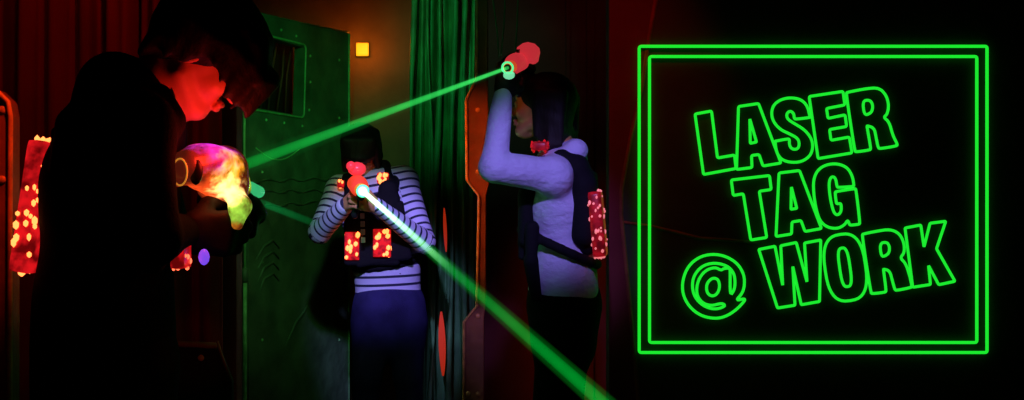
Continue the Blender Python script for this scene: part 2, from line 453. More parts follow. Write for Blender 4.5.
# ------------------------------------------------------------------ green metal panel with window
A0 = P(249, 0, 6.15); A1 = P(349, 0, 7.0)
u_ax = Vector((A1.x-A0.x, A1.y-A0.y, 0)); PW = u_ax.length; u_ax.normalize()
n_ax = Vector((-u_ax.y, u_ax.x, 0))       # away from the camera
if n_ax.y < 0: n_ax = -n_ax
def onp(px, py, off=0.0):
    """the point of the panel seen in the direction of a pixel"""
    d = Vector(((px-512)/FPX, 1, -(py-200)/FPX))
    t = (Vector((A0.x, A0.y, 0))-n_ax*off).dot(n_ax)/d.dot(n_ax)
    return d*t+Vector((0, 0, CAMZ))
pe = empty('metal_panel', ((A0.x+A1.x)/2, (A0.y+A1.y)/2, 0))
top = 2.245
oL = Vector((A0.x, A0.y, 0)); oR = Vector((A1.x, A1.y, 0))
W4 = [onp(256, 34), onp(304, 47), onp(302, 116), onp(251, 107)]
O4 = [oL+Vector((0, 0, top)), oR+Vector((0, 0, top)), oR.copy(), oL.copy()]
off = n_ax*0.06
vs = O4+W4+[p+off for p in O4]+[p+off for p in W4]
fs = []
for i in range(4):
    j = (i+1) % 4
    fs += [(i, j, 4+j, 4+i), (8+i, 12+i, 12+j, 8+j), (i, 8+i, 8+j, j), (4+i, 4+j, 12+j, 12+i)]
b = MB(); b.add(vs, fs); b.build('sheet', M['panel'], pe)
def rounded(pts, r, seg=5):
    out = []
    n = len(pts)
    for i in range(n):
        p = pts[i]; a = (pts[i-1]-p); c = (pts[(i+1) % n]-p)
        rr = min(r, a.length*0.45, c.length*0.45)
        A = p+a.normalized()*rr; Cc = p+c.normalized()*rr
        for k in range(seg+1):
            t = k/seg; out.append(A*(1-t)**2+p*2*t*(1-t)+Cc*t*t)
    return out
fr = [onp(254, 32, 0.004), onp(306, 45, 0.004), onp(304, 118, 0.004), onp(249, 109, 0.004)]
b = MB(); b.tube(rounded(fr, 0.03), 0.0055, closed=True, seg=8); b.build('window_rim', M['trim'], pe, True)
# recess behind the opening with crossed hoses
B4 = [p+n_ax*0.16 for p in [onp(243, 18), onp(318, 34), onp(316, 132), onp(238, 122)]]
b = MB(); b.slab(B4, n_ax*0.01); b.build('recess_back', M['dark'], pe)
for k in range(6):
    b = MB(); x = 262+k*7.5
    b.tube([onp(x+8, 42)+n_ax*0.1, onp(x+3, 75)+n_ax*(0.08+0.02*(k % 2)), onp(x-2+k, 112)+n_ax*0.11], 0.0045, seg=6)
    b.build('hose', M['rust'], pe, True)
for (x, y) in ((266, 26), (281, 30), (296, 36), (310, 56), (310, 82), (309, 110), (302, 126), (284, 123), (266, 120), (339, 60), (339, 118), (339, 190), (262, 172), (262, 262), (339, 262), (262, 340), (339, 340)):
    b = MB(); p = onp(x, y); b.ball(p, 0.008, sc=(1, 0.6, 1)); b.build('rivet', M['trim'], pe, True)
b = MB(); b.tube([onp(349, 34, 0.005), onp(349, 130, 0.005), onp(349, 260, 0.005), Vector((oR.x, oR.y, 0.0))], 0.006, seg=8); b.build('edge_strip', M['trim'], pe, True)
b = MB(); b.tube([onp(250, 11, .003), onp(300, 22.5, .003), onp(349, 32, .003)], 0.004, seg=8); b.build('edge_strip', M['panel'], pe, True)
# wavy ridges, hanging loop and claw-like scratches in relief
for (y0, y1) in ((181, 178), (207, 200), (192, 190)):
    pts = [onp(252+i*4.6, y0+(y1-y0)*i/20+1.6*math.sin(i*1.3), 0.002) for i in range(21)]
    b = MB(); b.tube(pts, [0.006+0.003*math.sin(i*2.1) for i in range(21)], seg=8); b.build('ridge', M['panel'], pe, True)
b = MB(); b.tube([onp(256+i*3.2, 148+12*math.sin(math.pi*i/14), 0.003) for i in range(15)], 0.0035, seg=8); b.build('ridge', M['trim'], pe, True)
for k in range(4):
    b = MB(); y = 240+k*11
    b.tube([onp(256+k, y+20, .002), onp(264, y+6, .002), onp(273, y, .002), onp(279, y+8, .002)], [0.002, 0.007, 0.008, 0.003], seg=8); b.build('claw_ridge', M['panel'], pe, True)
b = MB(); b.tube([onp(286, 345, .002), onp(296, 322, .002), onp(304, 312, .002), onp(309, 302, .002)], [0.002, 0.008, 0.006, 0.002], seg=8); b.build('claw_ridge', M['panel'], pe, True)
tag(pe, 'riveted green metal panel with a small rounded window and raised ridges', 'panel')

# pipe at the panel's left edge
pp = empty('pipe', (P(244, 0, 6.0).x, 6.0, 0))
b = MB(); px = P(245, 0, 6.0).x
b.tube([(px, 6.0, 0), (px, 6.0, 0.92)], 0.010); b.tube([(px, 6.0, 0.92), (px-0.003, 6.0, 1.6), (px+0.006, 6.0, 2.9)], 0.0065); b.build('tube', M['trim'], pp, True)
b = MB(); b.cyl((px, 6.0, 0.90), (px, 6.0, 0.97), 0.015); b.build('coupling', M['panel'], pp, True)
tag(pp, 'upright pale green pipe at the left edge of the riveted panel', 'pipe')

# amber lamp in the gap right of the panel
lp = P(361, 48, 7.2)
le = empty('wall_lamp', (lp.x, 7.3, lp.z-0.06))
b = MB(); b.box((lp.x, 7.288, lp.z), (0.034, 0.012, 0.034), bevel=0.008); b.build('housing', M['clip'], le)
b = MB(); b.box((lp.x, 7.27, lp.z), (0.037, 0.010, 0.039), bevel=0.008); b.build('lens', M['amber'], le)
point('amber_lamp_light', (lp.x, 7.14, lp.z), (1, 0.20, 0.012), 1.6, 0.03)
spot('amber_wash', (lp.x+0.2, 5.6, 2.6), (lp.x+0.1, 7.3, 1.9), (1, 0.22, 0.02), 1.2, 60, 1.0)
tag(le, 'small square amber lamp glowing on the back wall', 'lamp')

# orange-red prop posts with chamfered plates
def prop_post(name, out, Y, thick, label, rimside, bolts, hip):
    e = empty(name, (P(out[0][0], 0, Y).x, Y, 0))
    pts = [P(x, y, Y) for x, y in out]
    b = MB(); b.slab(pts, (0, thick, 0)); b.build('plate', M['rust'], e, bevel=0.004)
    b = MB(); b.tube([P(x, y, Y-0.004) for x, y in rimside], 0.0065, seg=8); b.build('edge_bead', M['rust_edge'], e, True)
    for (x, y) in bolts:
        b = MB(); b.ball(P(x, y, Y), 0.011, sc=(1, 0.5, 1)); b.build('bolt', M['rust_edge'], e, True)
    return tag(e, label, 'post')
fy = 200+CAMZ*FPX/5.2
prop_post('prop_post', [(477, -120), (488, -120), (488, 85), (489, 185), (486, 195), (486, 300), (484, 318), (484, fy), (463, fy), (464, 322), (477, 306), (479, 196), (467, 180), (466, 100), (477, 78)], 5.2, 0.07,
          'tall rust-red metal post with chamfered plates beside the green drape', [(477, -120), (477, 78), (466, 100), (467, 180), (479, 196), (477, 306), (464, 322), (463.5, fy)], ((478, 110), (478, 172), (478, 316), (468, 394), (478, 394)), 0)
fy = 200+CAMZ*FPX/3.0
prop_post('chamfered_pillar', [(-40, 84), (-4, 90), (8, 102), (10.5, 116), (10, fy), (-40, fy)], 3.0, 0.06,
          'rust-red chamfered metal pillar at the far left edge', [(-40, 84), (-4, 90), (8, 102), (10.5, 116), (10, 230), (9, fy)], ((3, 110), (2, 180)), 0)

# low crate beside the player in black
ce = empty('barricade', (P(180, 0, 3.72).x, 3.72, 0))
tz = P(0, 345, 3.72).z
b = MB(); b.slab([P(120, 344, 3.72), P(217, 344, 3.72), P(232, 382, 3.72), P(232, 200+CAMZ*FPX/3.72, 3.72), P(120, 200+CAMZ*FPX/3.72, 3.72)], (0, 0.03, 0)); b.build('board', M['dark'], ce, bevel=0.005)
b = MB(); b.tube([P(120, 344, 3.71), P(176, 344, 3.71), P(198, 345, 3.71), P(217, 346, 3.71)], 0.010, seg=10); b.build('top_rail', M['rust'], ce, True)
b = MB(); b.tube([P(217, 341, 3.71), P(224, 362, 3.71), P(231, 380, 3.71)], 0.004, seg=10); b.build('side_rail', M['rust'], ce, True)
b = MB(); b.ball(P(201, 358, 3.71), 0.010, sc=(1, 0.6, 1)); b.build('bolt', M['rust_edge'], ce, True)
tag(ce, 'low dark barricade with a red rounded top rail beside the player in black', 'barricade')
spot('red_rail_light', P(225, 300, 3.1), P(196, 348, 3.72), RED, 0.45, 24, 0.8, 0.02)

# thin cables from the ceiling
for (pts, lab) in ((((491, -130), (493, 0), (497, 30), (499, 58)), 'leftmost of three thin cables hanging above the raised phaser'),
                   (((507, -130), (505, 0), (504, 25), (501, 56)), 'middle one of three thin cables hanging above the raised phaser'),
                   (((520, -130), (518, 0), (517, 25), (515, 60)), 'rightmost of three thin cables hanging above the raised phaser')):
    b = MB(); b.tube([P(x, y, 5.15) for x, y in pts], 0.0035, seg=6)
    tag(b.build('hanging_cable', M['cable'], smooth=True), lab, 'cable', 'hanging cables')
spot('green_cable_wash', (-0.4, 4.4, 2.6), P(503, 20, 5.15), GREEN, 1.6, 30, 1.0)

# ------------------------------------------------------------------ neon sign
SY = 4.8-0.0125; TR = 0.0060
def SP(x, y, Y=SY): return P(x, y, Y)
se = empty('neon_sign', (P(812, 0, SY).x, 4.8, P(0, 353, SY).z))
def c4(o, s, pts): return [(o[0]+x/s, o[1]+y/s) for x, y in pts]
def chaik(pts, closed=True, it=2):
    for _ in range(it):
        q = []; n = len(pts)
        for i in range(n if closed else n-1):
            a = pts[i]; c = pts[(i+1) % n]
            q += [(a[0]*.75+c[0]*.25, a[1]*.75+c[1]*.25), (a[0]*.25+c[0]*.75, a[1]*.25+c[1]*.75)]
        pts = q
    return pts
def corner(pts, r=1.6, seg=3):
    V = [Vector((x, y, 0)) for x, y in pts]
    return [(p.x, p.y) for p in rounded(V, r, seg)]
def supell(cx, cy, hw, hh, rot, n=2.8, N=40):
    o = []
    for i in range(N):
        t = 2*math.pi*i/N; c = math.cos(t); s = math.sin(t)
        x = hw*math.copysign(abs(c)**(2/n), c); y = hh*math.copysign(abs(s)**(2/n), s)
        o.append((cx+x*math.cos(rot)-y*math.sin(rot), cy+x*math.sin(rot)+y*math.cos(rot)))
    return o
o1 = (760, 85); o2 = (780, 80); o3 = (825, 75); o5 = (790, 150); o6 = (670, 235); o7 = (755, 220); o8 = (860, 210)
letters = [
 ('letter_l', [corner([(695, 114), (711.5, 111), (717.5, 158), (734.5, 155), (736, 168.5), (703.5, 174.5)])]),
 ('letter_a', [corner([(738.5, 106.5), (758.5, 103.5), (781, 163), (763, 166), (759, 154.5), (751.5, 155.5), (752, 167.5), (736.5, 169.5)]), corner([(749.8, 119), (756.5, 142), (750.3, 143.3)], .8)]),
 ('letter_s', [chaik(c4(o1, 4, [(60, 225), (60, 225), (112, 215), (118, 218), (117, 240), (128, 257), (150, 257), (158, 238), (152, 214), (122, 197), (80, 178), (52, 145), (45, 110), (55, 78), (85, 57), (125, 50), (165, 58), (190, 84), (200, 128), (200, 130), (142, 137), (137, 133), (135, 113), (120, 103), (106, 115), (109, 135), (130, 150), (178, 178), (207, 215), (212, 252), (200, 285), (165, 308), (120, 310), (85, 298), (66, 270)]))]),
 ('letter_e', [corner(c4(o2, 3.333, [(97, 55), (210, 38), (216, 83), (155, 95), (160, 128), (217, 116), (222, 155), (165, 165), (170, 201), (231, 190), (240, 243), (127, 262)]))]),
 ('letter_r', [chaik(c4(o2, 3.333, [(220, 44), (224, 41), (290, 28), (330, 26), (354, 50), (363, 85), (357, 115), (345, 124), (364, 140), (376, 185), (392, 215), (388, 220), (333, 229), (327, 226), (320, 190), (314, 160), (290, 152), (290, 156), (303, 229), (300, 233), (253, 240), (249, 236)]), it=2), chaik(c4(o2, 3.333, [(275, 70), (298, 66), (309, 80), (308, 102), (298, 113), (281, 117)]))]),
 ('letter_t', [corner(c4((725, 155), 4, [(25, 100), (178, 82), (185, 138), (137, 145), (167, 330), (103, 340), (73, 155), (33, 162)]))]),
 ('letter_a', [corner([(779, 173), (799.5, 170.5), (821.5, 228.5), (805, 231.5), (801, 220.5), (792, 222), (791.5, 234), (776, 236.5)]), corner([(791.4, 187), (796.8, 208.3), (791, 209.3)], .8)]),
 ('letter_g', [chaik(c4(o5, 4, [(253, 146), (256, 142), (250, 105), (230, 70), (190, 54), (145, 58), (110, 80), (93, 120), (95, 180), (105, 240), (120, 285), (150, 310), (190, 315), (218, 300), (228, 284), (233, 284), (238, 298), (242, 301), (276, 297), (280, 293), (264, 157), (260, 154), (184, 166), (180, 170), (185, 211), (188, 215), (201, 214), (205, 219), (205, 247), (190, 262), (174, 250), (160, 190), (155, 130), (165, 106), (182, 110), (188, 146), (191, 150)]))]),
 ('at_symbol', [chaik(c4(o6, 4, [(298, 205), (297, 160), (272, 115), (225, 85), (170, 75), (115, 88), (72, 125), (50, 180), (50, 235), (75, 285), (120, 322), (175, 335), (220, 328), (265, 300), (300, 262), (298, 254), (262, 263), (288, 235)])),
                chaik(c4(o6, 4, [(240, 245), (257, 220), (261, 190), (256, 152), (230, 123), (178, 110), (128, 123), (95, 162), (88, 205), (98, 248), (132, 284), (180, 299), (224, 284), (208, 272), (165, 284), (128, 272), (105, 237), (110, 185), (138, 143), (180, 128), (205, 142), (214, 134), (238, 132), (241, 140)])),
                chaik(c4(o6, 4, [(150, 190), (168, 172), (192, 175), (200, 205), (190, 235), (170, 246), (150, 235), (145, 210)]))]),
 ('letter_w', [corner(c4(o7, 4, [(15, 118), (80, 105), (111, 262), (103, 103), (165, 90), (208, 248), (198, 92), (263, 80), (258, 326), (185, 339), (151, 185), (160, 341), (90, 352)]), 1.0)]),
 ('letter_o', [supell(845.3, 267.5, 20.3, 33.5, -0.145, 2.7), supell(844.8, 267.3, 5.2, 19.5, -0.145, 3)]),
 ('letter_r', [chaik(c4(o8, 4, [(8, 100), (12, 96), (70, 84), (120, 77), (157, 93), (176, 130), (178, 170), (160, 192), (182, 212), (198, 260), (208, 305), (204, 310), (145, 322), (139, 318), (130, 285), (119, 243), (94, 236), (94, 240), (105, 324), (101, 329), (49, 335), (43, 331)])), chaik(c4(o8, 4, [(79, 133), (107, 128), (118, 145), (117, 170), (103, 183), (85, 187)]))]),
 ('letter_k', [corner(c4(o8, 4, [(180, 72), (243, 60), (256, 148), (280, 53), (343, 45), (306, 155), (380, 285), (315, 299), (274, 222), (282, 298), (211, 309)]), 1.2)]),
]
clips = {}
for nm, loops in letters:
    b = MB()
    allp = []
    for L in loops:
        b.tube([SP(x, y) for x, y in L], TR*0.93, closed=True, seg=8); allp += L[:: max(1, len(L)//3)][:3] if L is loops[0] else []
    lo = b.build(nm, M['neon'], se, True)
    for (x, y) in allp:
        c = MB(); p = SP(x, y); c.cyl((p.x, SY, p.z), (p.x, 4.801, p.z), 0.0026, seg=8); c.build('standoff', M['clip'], lo, True)
for (a, bb, c_, d) in ((639.2, 46.3, 987, 352.5), (649.5, 56.5, 976.8, 342.5)):
    b = MB(); L = corner([(a, bb), (c_, bb), (c_, d), (a, d)], 2.2)
    b.tube([SP(x, y) for x, y in L], TR, closed=True, seg=10)
    lo = b.build('border_tube', M['neon'], se, True)
    for t in (0.12, 0.5, 0.88):
        for (x, y) in ((a+(c_-a)*t, bb), (a+(c_-a)*t, d), (a, bb+(d-bb)*t), (c_, bb+(d-bb)*t)):
            c = MB(); p = SP(x, y); c.cyl((p.x, SY, p.z), (p.x, 4.801, p.z), 0.0026, seg=8); c.build('standoff', M['clip'], lo, True)
tag(se, 'green neon sign reading LASER TAG @ WORK inside a double square border', 'neon sign')

# ------------------------------------------------------------------ people
def frame(fwd, up=(0, 0, 1)):
    f = unit(fwd); r = unit(np.cross(f, up)); u = np.cross(r, f)
    return np.stack([r, f, u], 1)         # columns: right, forward, up
def head_on(F, c, R, neck=None, inf=0.0):
    c = np.array(c, float)
    def L(x, y, z): return c+R@np.array([x, y, z])
    F.ell(L(0, -0.012, 0.030), (.074, .096, .088), R, .02)
    F.cone(L(0, 0.022, -0.015), L(0, 0.048, -0.080), .064, .034, .03, n=R[:, 0], sq=.95)
    F.ell(L(0, .066, -.092), (.024, .018, .016), R, .018)
    for s in (-1, 1):
        F.ell(L(s*.036, .058, -.025), (.022, .022, .022), R, .02)
        F.cone(L(s*.055, .0, -.055), L(s*.022, .06, -.092), .014, .012, .02)
        F.ell(L(s*.075, -.008, -.004), (.008, .017, .030), R, .008)
        F.ell(L(s*.079, -.004, -.002), (.004, .009, .018), R, .005, op='-')
        F.ell(L(s*.031, .096, .006), (.016, .014, .011), R, .012, op='-')
    F.ell(L(0, .078, .030), (.050, .013, .011), R, .02)
    F.cone(L(0, .084, .010), L(0, .106, -.028), .008, .0115, .010)
    for s in (-1, 1): F.ell(L(s*.011, .098, -.032), (.008, .010, .007), R, .006)
    F.ell(L(0, .0905, -.053), (.023, .009, .006), R, .006)
    F.ell(L(0, .0885, -.065), (.020, .009, .007), R, .006)
    F.ell(L(0, .104, -.059), (.022, .010, .0016), R, .003, op='-')
    if neck is not None:
        F.cone(L(0, -.030, -.055), neck, .052, .058, .03)
def eyes(c, R, parent):
    c = np.array(c, float)
    for s in (-1, 1):
        b = MB(); e = c+R@np.array([s*.031, .078, .006])
        bm = bmesh.new(); bmesh.ops.create_uvsphere(bm, u_segments=20, v_segments=14, radius=.0125)
        Mx = Matrix.Translation(Vector(e)) @ Matrix([[R[0, 0], R[0, 2], R[0, 1]], [R[1, 0], R[1, 2], R[1, 1]], [R[2, 0], R[2, 2], R[2, 1]]]).to_4x4()
        bm.verts.index_update()
        vs = [Mx @ v.co for v in bm.verts]
        fa = [[v.index for v in f.verts] for f in bm.faces if f.calc_center_median().z < .0112]
        fb = [[v.index for v in f.verts] for f in bm.faces if f.calc_center_median().z >= .0112]
        bm.free(); b.add(vs, fa, 0); b.add(vs, fb, 1)
        b.build('eye', [M['eye'], M['iris']], parent, True)
def hand_on(F, wrist, d, n, curl=1.0, inf=0.0, thumb=1, spread=1.0, tagv=None):
    """palm, four unequal bent fingers and a thumb; d = finger direction, n = where the palm faces"""
    w = np.array(wrist, float); d = unit(d); n = np.array(n, float); n = unit(n-d*(n@d)); s = np.cross(n, d)*thumb
    F.cone(w, w+d*.03, .024+inf, .026+inf, .015, n=n, sq=.75)
    lens = (.040, .025, .020), (.045, .029, .021), (.042, .027, .020), (.033, .020, .018)
    for i in range(4):
        o = (1.5-i)*.0195
        b0 = w+d*.02+s*o*.7; k = w+d*(.085-.004*abs(i-1))+s*o*spread
        F.cone(b0, k, .013+inf, .0125+inf, .012)
        p = k; ang = .35*curl
        for j, l in enumerate(lens[i]):
            ang += (.35, .75, .5)[j]*curl
            q = p+(d*math.cos(ang)+n*math.sin(ang))*l
            F.cone(p, q, (.0100, .0090, .0082)[j]+inf, (.0090, .0082, .0070)[j]+inf, .004); p = q
    t0 = w+d*.022+s*.022; t1 = t0+unit(d*.55+s*.7+n*.45*curl)*.042; t2 = t1+unit(d*.8+n*.7*curl+s*.05)*.032; t3 = t2+unit(d*.7+n*.9*curl-s*.25)*.024
    F.cone(t0, t1, .015+inf, .012+inf, .012); F.cone(t1, t2, .0115+inf, .0105+inf, .005); F.cone(t2, t3, .0105+inf, .0085+inf, .004)

class Person:
    def __init__(s, name, label, base, fwd, J, head_c, head_R, h=0.006):
        s.e = empty(name, base); s.J = {k: np.array(v, float) for k, v in J.items()}; s.f = unit(fwd)
        s.r = unit(np.cross(s.f, (0, 0, 1))); s.hc = np.array(head_c, float); s.hR = head_R; s.h = h
        tag(s.e, label, 'person')
    def torso(s, F, inf=0.0, arms=True, st=None):
        J = s.J
        F.cone(J['pelvis'], J['waist'], .155+inf, .135+inf, .05, n=s.f, sq=.70, tagv=None if st is None else 0.0)
        F.cone(J['waist'], J['chest'], .135+inf, .158+inf, .05, n=s.f, sq=.72, tagv=None if st is None else float(np.linalg.norm(J['waist']-J['pelvis'])))
        F.cone(J['chest'], J['chest']*.6+J['neck']*.4, .155+inf, .12+inf, .05, n=s.f, sq=.70, tagv=None if st is None else float(np.linalg.norm(J['waist']-J['pelvis'])+np.linalg.norm(J['waist']-J['chest'])))
        for a in 'LR':
            F.cone(J['neck']*.75+J['chest']*.25, J['sh'+a], .062+inf, .055+inf, .05)
            if arms: s.arm(F, a, inf, st)
    def arm(s, F, a, inf=0.0, st=None, wr=0.0):
        J = s.J; L = float(np.linalg.norm(J['el'+a]-J['sh'+a]))
        F.cone(J['sh'+a], J['el'+a], .053+inf, .041+inf*.8, .03, tagv=None if st is None else 0.013)
        F.cone(J['el'+a], J['wr'+a]-wr*unit(J['wr'+a]-J['el'+a]), .041+inf*.8, .027+inf*.6, .012, tagv=None if st is None else 0.013+L)
    def legs(s, F, inf=0.0, top=True, shoe=False):
        J = s.J
        if top: F.cone(J['pelvis']+(0, 0, .02), J['pelvis']-(0, 0, .05), .15+inf, .145+inf, .05, n=s.f, sq=.72)
        for a in 'LR':
            F.cone(J['hip'+a], J['kn'+a], .086+inf, .056+inf, .04)
            F.cone(J['kn'+a], J['an'+a], .055+inf, .036+inf*1.4, .02)
    def feet(s, F, inf=0.0):
        for a in 'LR':
            A = s.J['an'+a]; fd = s.f if 'foot'+a not in s.J else unit(s.J['foot'+a])
            F.cone(A-(0, 0, .0)-fd*.02, A-fd*.035-(0, 0, A[2]-.04-inf*.5), .033+inf, .032+inf, .02)
            F.cone(A-fd*.03-(0, 0, A[2]-.036-inf*.5), A+fd*.13-(0, 0, A[2]-.030-inf*.5), .032+inf, .028+inf, .03, n=(0, 0, 1), sq=.9)
        F.cut((0, 0, 0.003 if inf == 0 else 0.0), (0, 0, -1))
    def body(s, hands):
        F = Field(); s.torso(F); s.legs(F); s.feet(F)
        head_on(F, s.hc, s.hR, s.J['neck'])
        for hd in hands: hand_on(F, *hd[0], **hd[1])
        o = F.mesh('body', s.h, M['skin'], s.e)
        eyes(s.hc, s.hR, s.e)
        return o
    def shoes(s):
        for a in 'LR':
            F = Field(); A = s.J['an'+a]; fd = s.f if 'foot'+a not in s.J else unit(s.J['foot'+a])
            F.cone(A+(0, 0, .01), A-fd*.035-(0, 0, A[2]-.045), .043, .043, .02)
            F.cone(A-fd*.03-(0, 0, A[2]-.045), A+fd*.135-(0, 0, A[2]-.038), .043, .040, .03, n=(0, 0, 1), sq=.9)
            F.cut((0, 0, 0.0), (0, 0, -1)); F.mesh('shoe', .008, M['shoe'], s.e)
    def trousers(s, m, inf=.014, wr=.004):
        F = Field(); F.cone(s.J['pelvis']+(0, 0, .05), s.J['pelvis']-(0, 0, .05), .15+inf+.012, .145+inf, .05, n=s.f, sq=.76); s.legs(F, inf, top=False); z = min(s.J['anL'][2], s.J['anR'][2]); F.cut((0, 0, .05), (0, 0, -1))
        return F.mesh('trousers', .009, m, s.e, wrinkle=wr, wfreq=16)
    def vest(s, panel_mats, pads, belt=True, front=True, w=.115, hh=.16):
        J = s.J; R = frame(s.f, unit(J['chest']-J['waist'])); U = R[:, 2]; f = R[:, 1]; r = R[:, 0]
        mid = J['chest']*.62+J['waist']*.38; F = Field()
        F.box(mid-f*.142, (w, .008, hh), R, .016, .01)
        if front: F.box(mid+f*.140, (w, .006, hh*.85), R, .014, .01)
        for sg in (-1, 1):
            pts = [mid+f*.13+U*hh*.7+r*sg*.08, mid+f*.115+U*(hh+.06)+r*sg*.085, J['neck']*.5+J['sh'+('R' if sg > 0 else 'L')]*.5+U*.062, mid-f*.115+U*(hh+.05)+r*sg*.085, mid-f*.135+U*hh*.7+r*sg*.08]
            for a, b_ in zip(pts[:-1], pts[1:]): F.cone(a, b_, .028, .028, .012)
        if belt:
            wc = mid-U*hh*.95; N = 18
            for i in range(N):
                a0 = 2*math.pi*i/N; a1 = 2*math.pi*(i+1)/N
                g = lambda a: wc+r*math.cos(a)*.152+f*math.sin(a)*.118-U*.015*math.sin(a)
                F.cone(g(a0), g(a1), .019, .019, .006)
        o = F.mesh('vest', .006, M['vest'], s.e)
        return o, mid, R
def led_module(c, h, R, mats, n, seed, parent, dot=.006, name='led_panel', faces=None):
    """translucent rounded cover with bulbs standing out of it"""
    rs = random.Random(seed); b = MB(); Rm = Matrix([list(x) for x in R])
    b.box(c, h, Rm, 0, bevel=min(h)*.6)
    c = np.array(c, float)
    for i in range(n):
        f = rs.choice(faces or [0, 1, 2]); sgn = rs.choice((-1, 1)); q = [rs.uniform(-.85, .85) for _ in range(3)]
        q[f] = sgn*1.0
        p = c+R@np.array([q[k]*h[k] for k in range(3)])
        b.ball(p, dot*rs.uniform(.7, 1.25), 1, 1, sc=(1, 1, rs.uniform(1, 1.8)))
    return b.build(name, mats, parent, True)

def npP(x, y, Y): return np.array(P(x, y, Y))

# ---------- phaser
def phaser(label, grip, fwd, up, mats, glow=None, sc_=1.0, shell=None):
    """grip = top of the handle; built along its own axes"""
    R = frame(fwd, up); g = np.array(grip, float)
    def L(x, y, z): return g+sc_*(R@np.array([x, y, z]))
    e = empty('phaser', Vector(L(0, 0, -.1)))
    F = Field()     # handle and lower frame
    F.cone(L(0, -.004, 0), L(0, -.03, -.10), .019*sc_, .021*sc_, .01, n=R[:, 0], sq=.8)
    F.cone(L(0, -.05, .012), L(0, .13, .012), .022*sc_, .020*sc_, .01, n=R[:, 0], sq=.9)
    pts = [L(0, .012, -.0), L(0, .05, -.02), L(0, .045, -.05), L(0, .005, -.06)]
    for a, b_ in zip(pts[:-1], pts[1:]): F.cone(a, b_, .005*sc_, .005*sc_, .004)
    F.mesh('handle', .004, M['phaser_black'], e)
    b = MB(); b.tube([L(0, .012, -.012), L(0, .022, -.022), L(0, .018, -.038)], .0045*sc_, seg=8); b.build('trigger', M['phaser_black'], e, True)
    F = Field()
    F.cone(L(0, -.06, .045), L(0, .08, .048), .036*sc_, .044*sc_, .02)
    F.ell(L(0, .03, .07), (.036*sc_, .07*sc_, .028*sc_), R, .02)
    F.mesh('housing', .004, mats[0], e)
    b = MB(); b.cyl(L(0, .10, .045), L(0, .17, .045), .030*sc_, .024*sc_); b.build('barrel', mats[1], e, True)
    b = MB(); N = 20
    b.tube([L(.026*math.cos(2*math.pi*i/N), .172, .045+.026*math.sin(2*math.pi*i/N)) for i in range(N)], .005*sc_, closed=True, seg=8); b.build('muzzle_ring', mats[2], e, True)
    b = MB(); b.cyl(L(0, .165, .045), L(0, .176, .045), .017*sc_); b.build('muzzle_lens', mats[3], e, True)
    b = MB(); b.box(Vector(L(0, .0, .105)), (.006*sc_, .02*sc_, .010*sc_), Matrix([list(x) for x in R]), bevel=.002); b.build('sight', M['phaser_black'], e)
    tag(e, label, 'phaser')
    return e, L, R

# glowing housing: bulb light painted as coloured spots in the shell's emission
def glow_mat(name, spots, base, strength):
    """spots: (world point, radius, colour) of the painted glow, in place of bulbs behind a shell"""
    m = bpy.data.materials.new(name); m.use_nodes = True; nt = m.node_tree; bs = nt.nodes['Principled BSDF']
    bs.inputs['Base Color'].default_value = (.1, .03, .03, 1); bs.inputs['Roughness'].default_value = .25
    geo = nt.nodes.new('ShaderNodeTexCoord'); no = nt.nodes.new('ShaderNodeTexNoise'); no.inputs['Scale'].default_value = 55; no.inputs['Detail'].default_value = 2
    nt.links.new(geo.outputs['Object'], no.inputs['Vector'])
    sub = nt.nodes.new('ShaderNodeVectorMath'); sub.operation = 'SUBTRACT'; sub.inputs[1].default_value = (.5, .5, .5); nt.links.new(no.outputs['Color'], sub.inputs[0])
    scl = nt.nodes.new('ShaderNodeVectorMath'); scl.operation = 'SCALE'; scl.inputs['Scale'].default_value = .055; nt.links.new(sub.outputs[0], scl.inputs[0])
    ad = nt.nodes.new('ShaderNodeVectorMath'); ad.operation = 'ADD'; nt.links.new(geo.outputs['Object'], ad.inputs[0]); nt.links.new(scl.outputs[0], ad.inputs[1])
    cur = None
    for (p, r, col) in spots:
        d = nt.nodes.new('ShaderNodeVectorMath'); d.operation = 'DISTANCE'; d.inputs[1].default_value = tuple(p); nt.links.new(ad.outputs[0], d.inputs[0])
        mr = nt.nodes.new('ShaderNodeMapRange'); mr.interpolation_type = 'SMOOTHSTEP'
        mr.inputs['From Min'].default_value = r; mr.inputs['From Max'].default_value = 0; nt.links.new(d.outputs['Value'], mr.inputs['Value'])
        sm = nt.nodes.new('ShaderNodeVectorMath'); sm.operation = 'SCALE'; sm.inputs[0].default_value = col; nt.links.new(mr.outputs['Result'], sm.inputs['Scale'])
        a2 = nt.nodes.new('ShaderNodeVectorMath'); a2.operation = 'ADD'
        if cur is None: a2.inputs[0].default_value = base
        else: nt.links.new(cur, a2.inputs[0])
        nt.links.new(sm.outputs[0], a2.inputs[1]); cur = a2.outputs[0]
    nt.links.new(cur, bs.inputs['Emission Color']); bs.inputs['Emission Strength'].default_value = strength
    return m

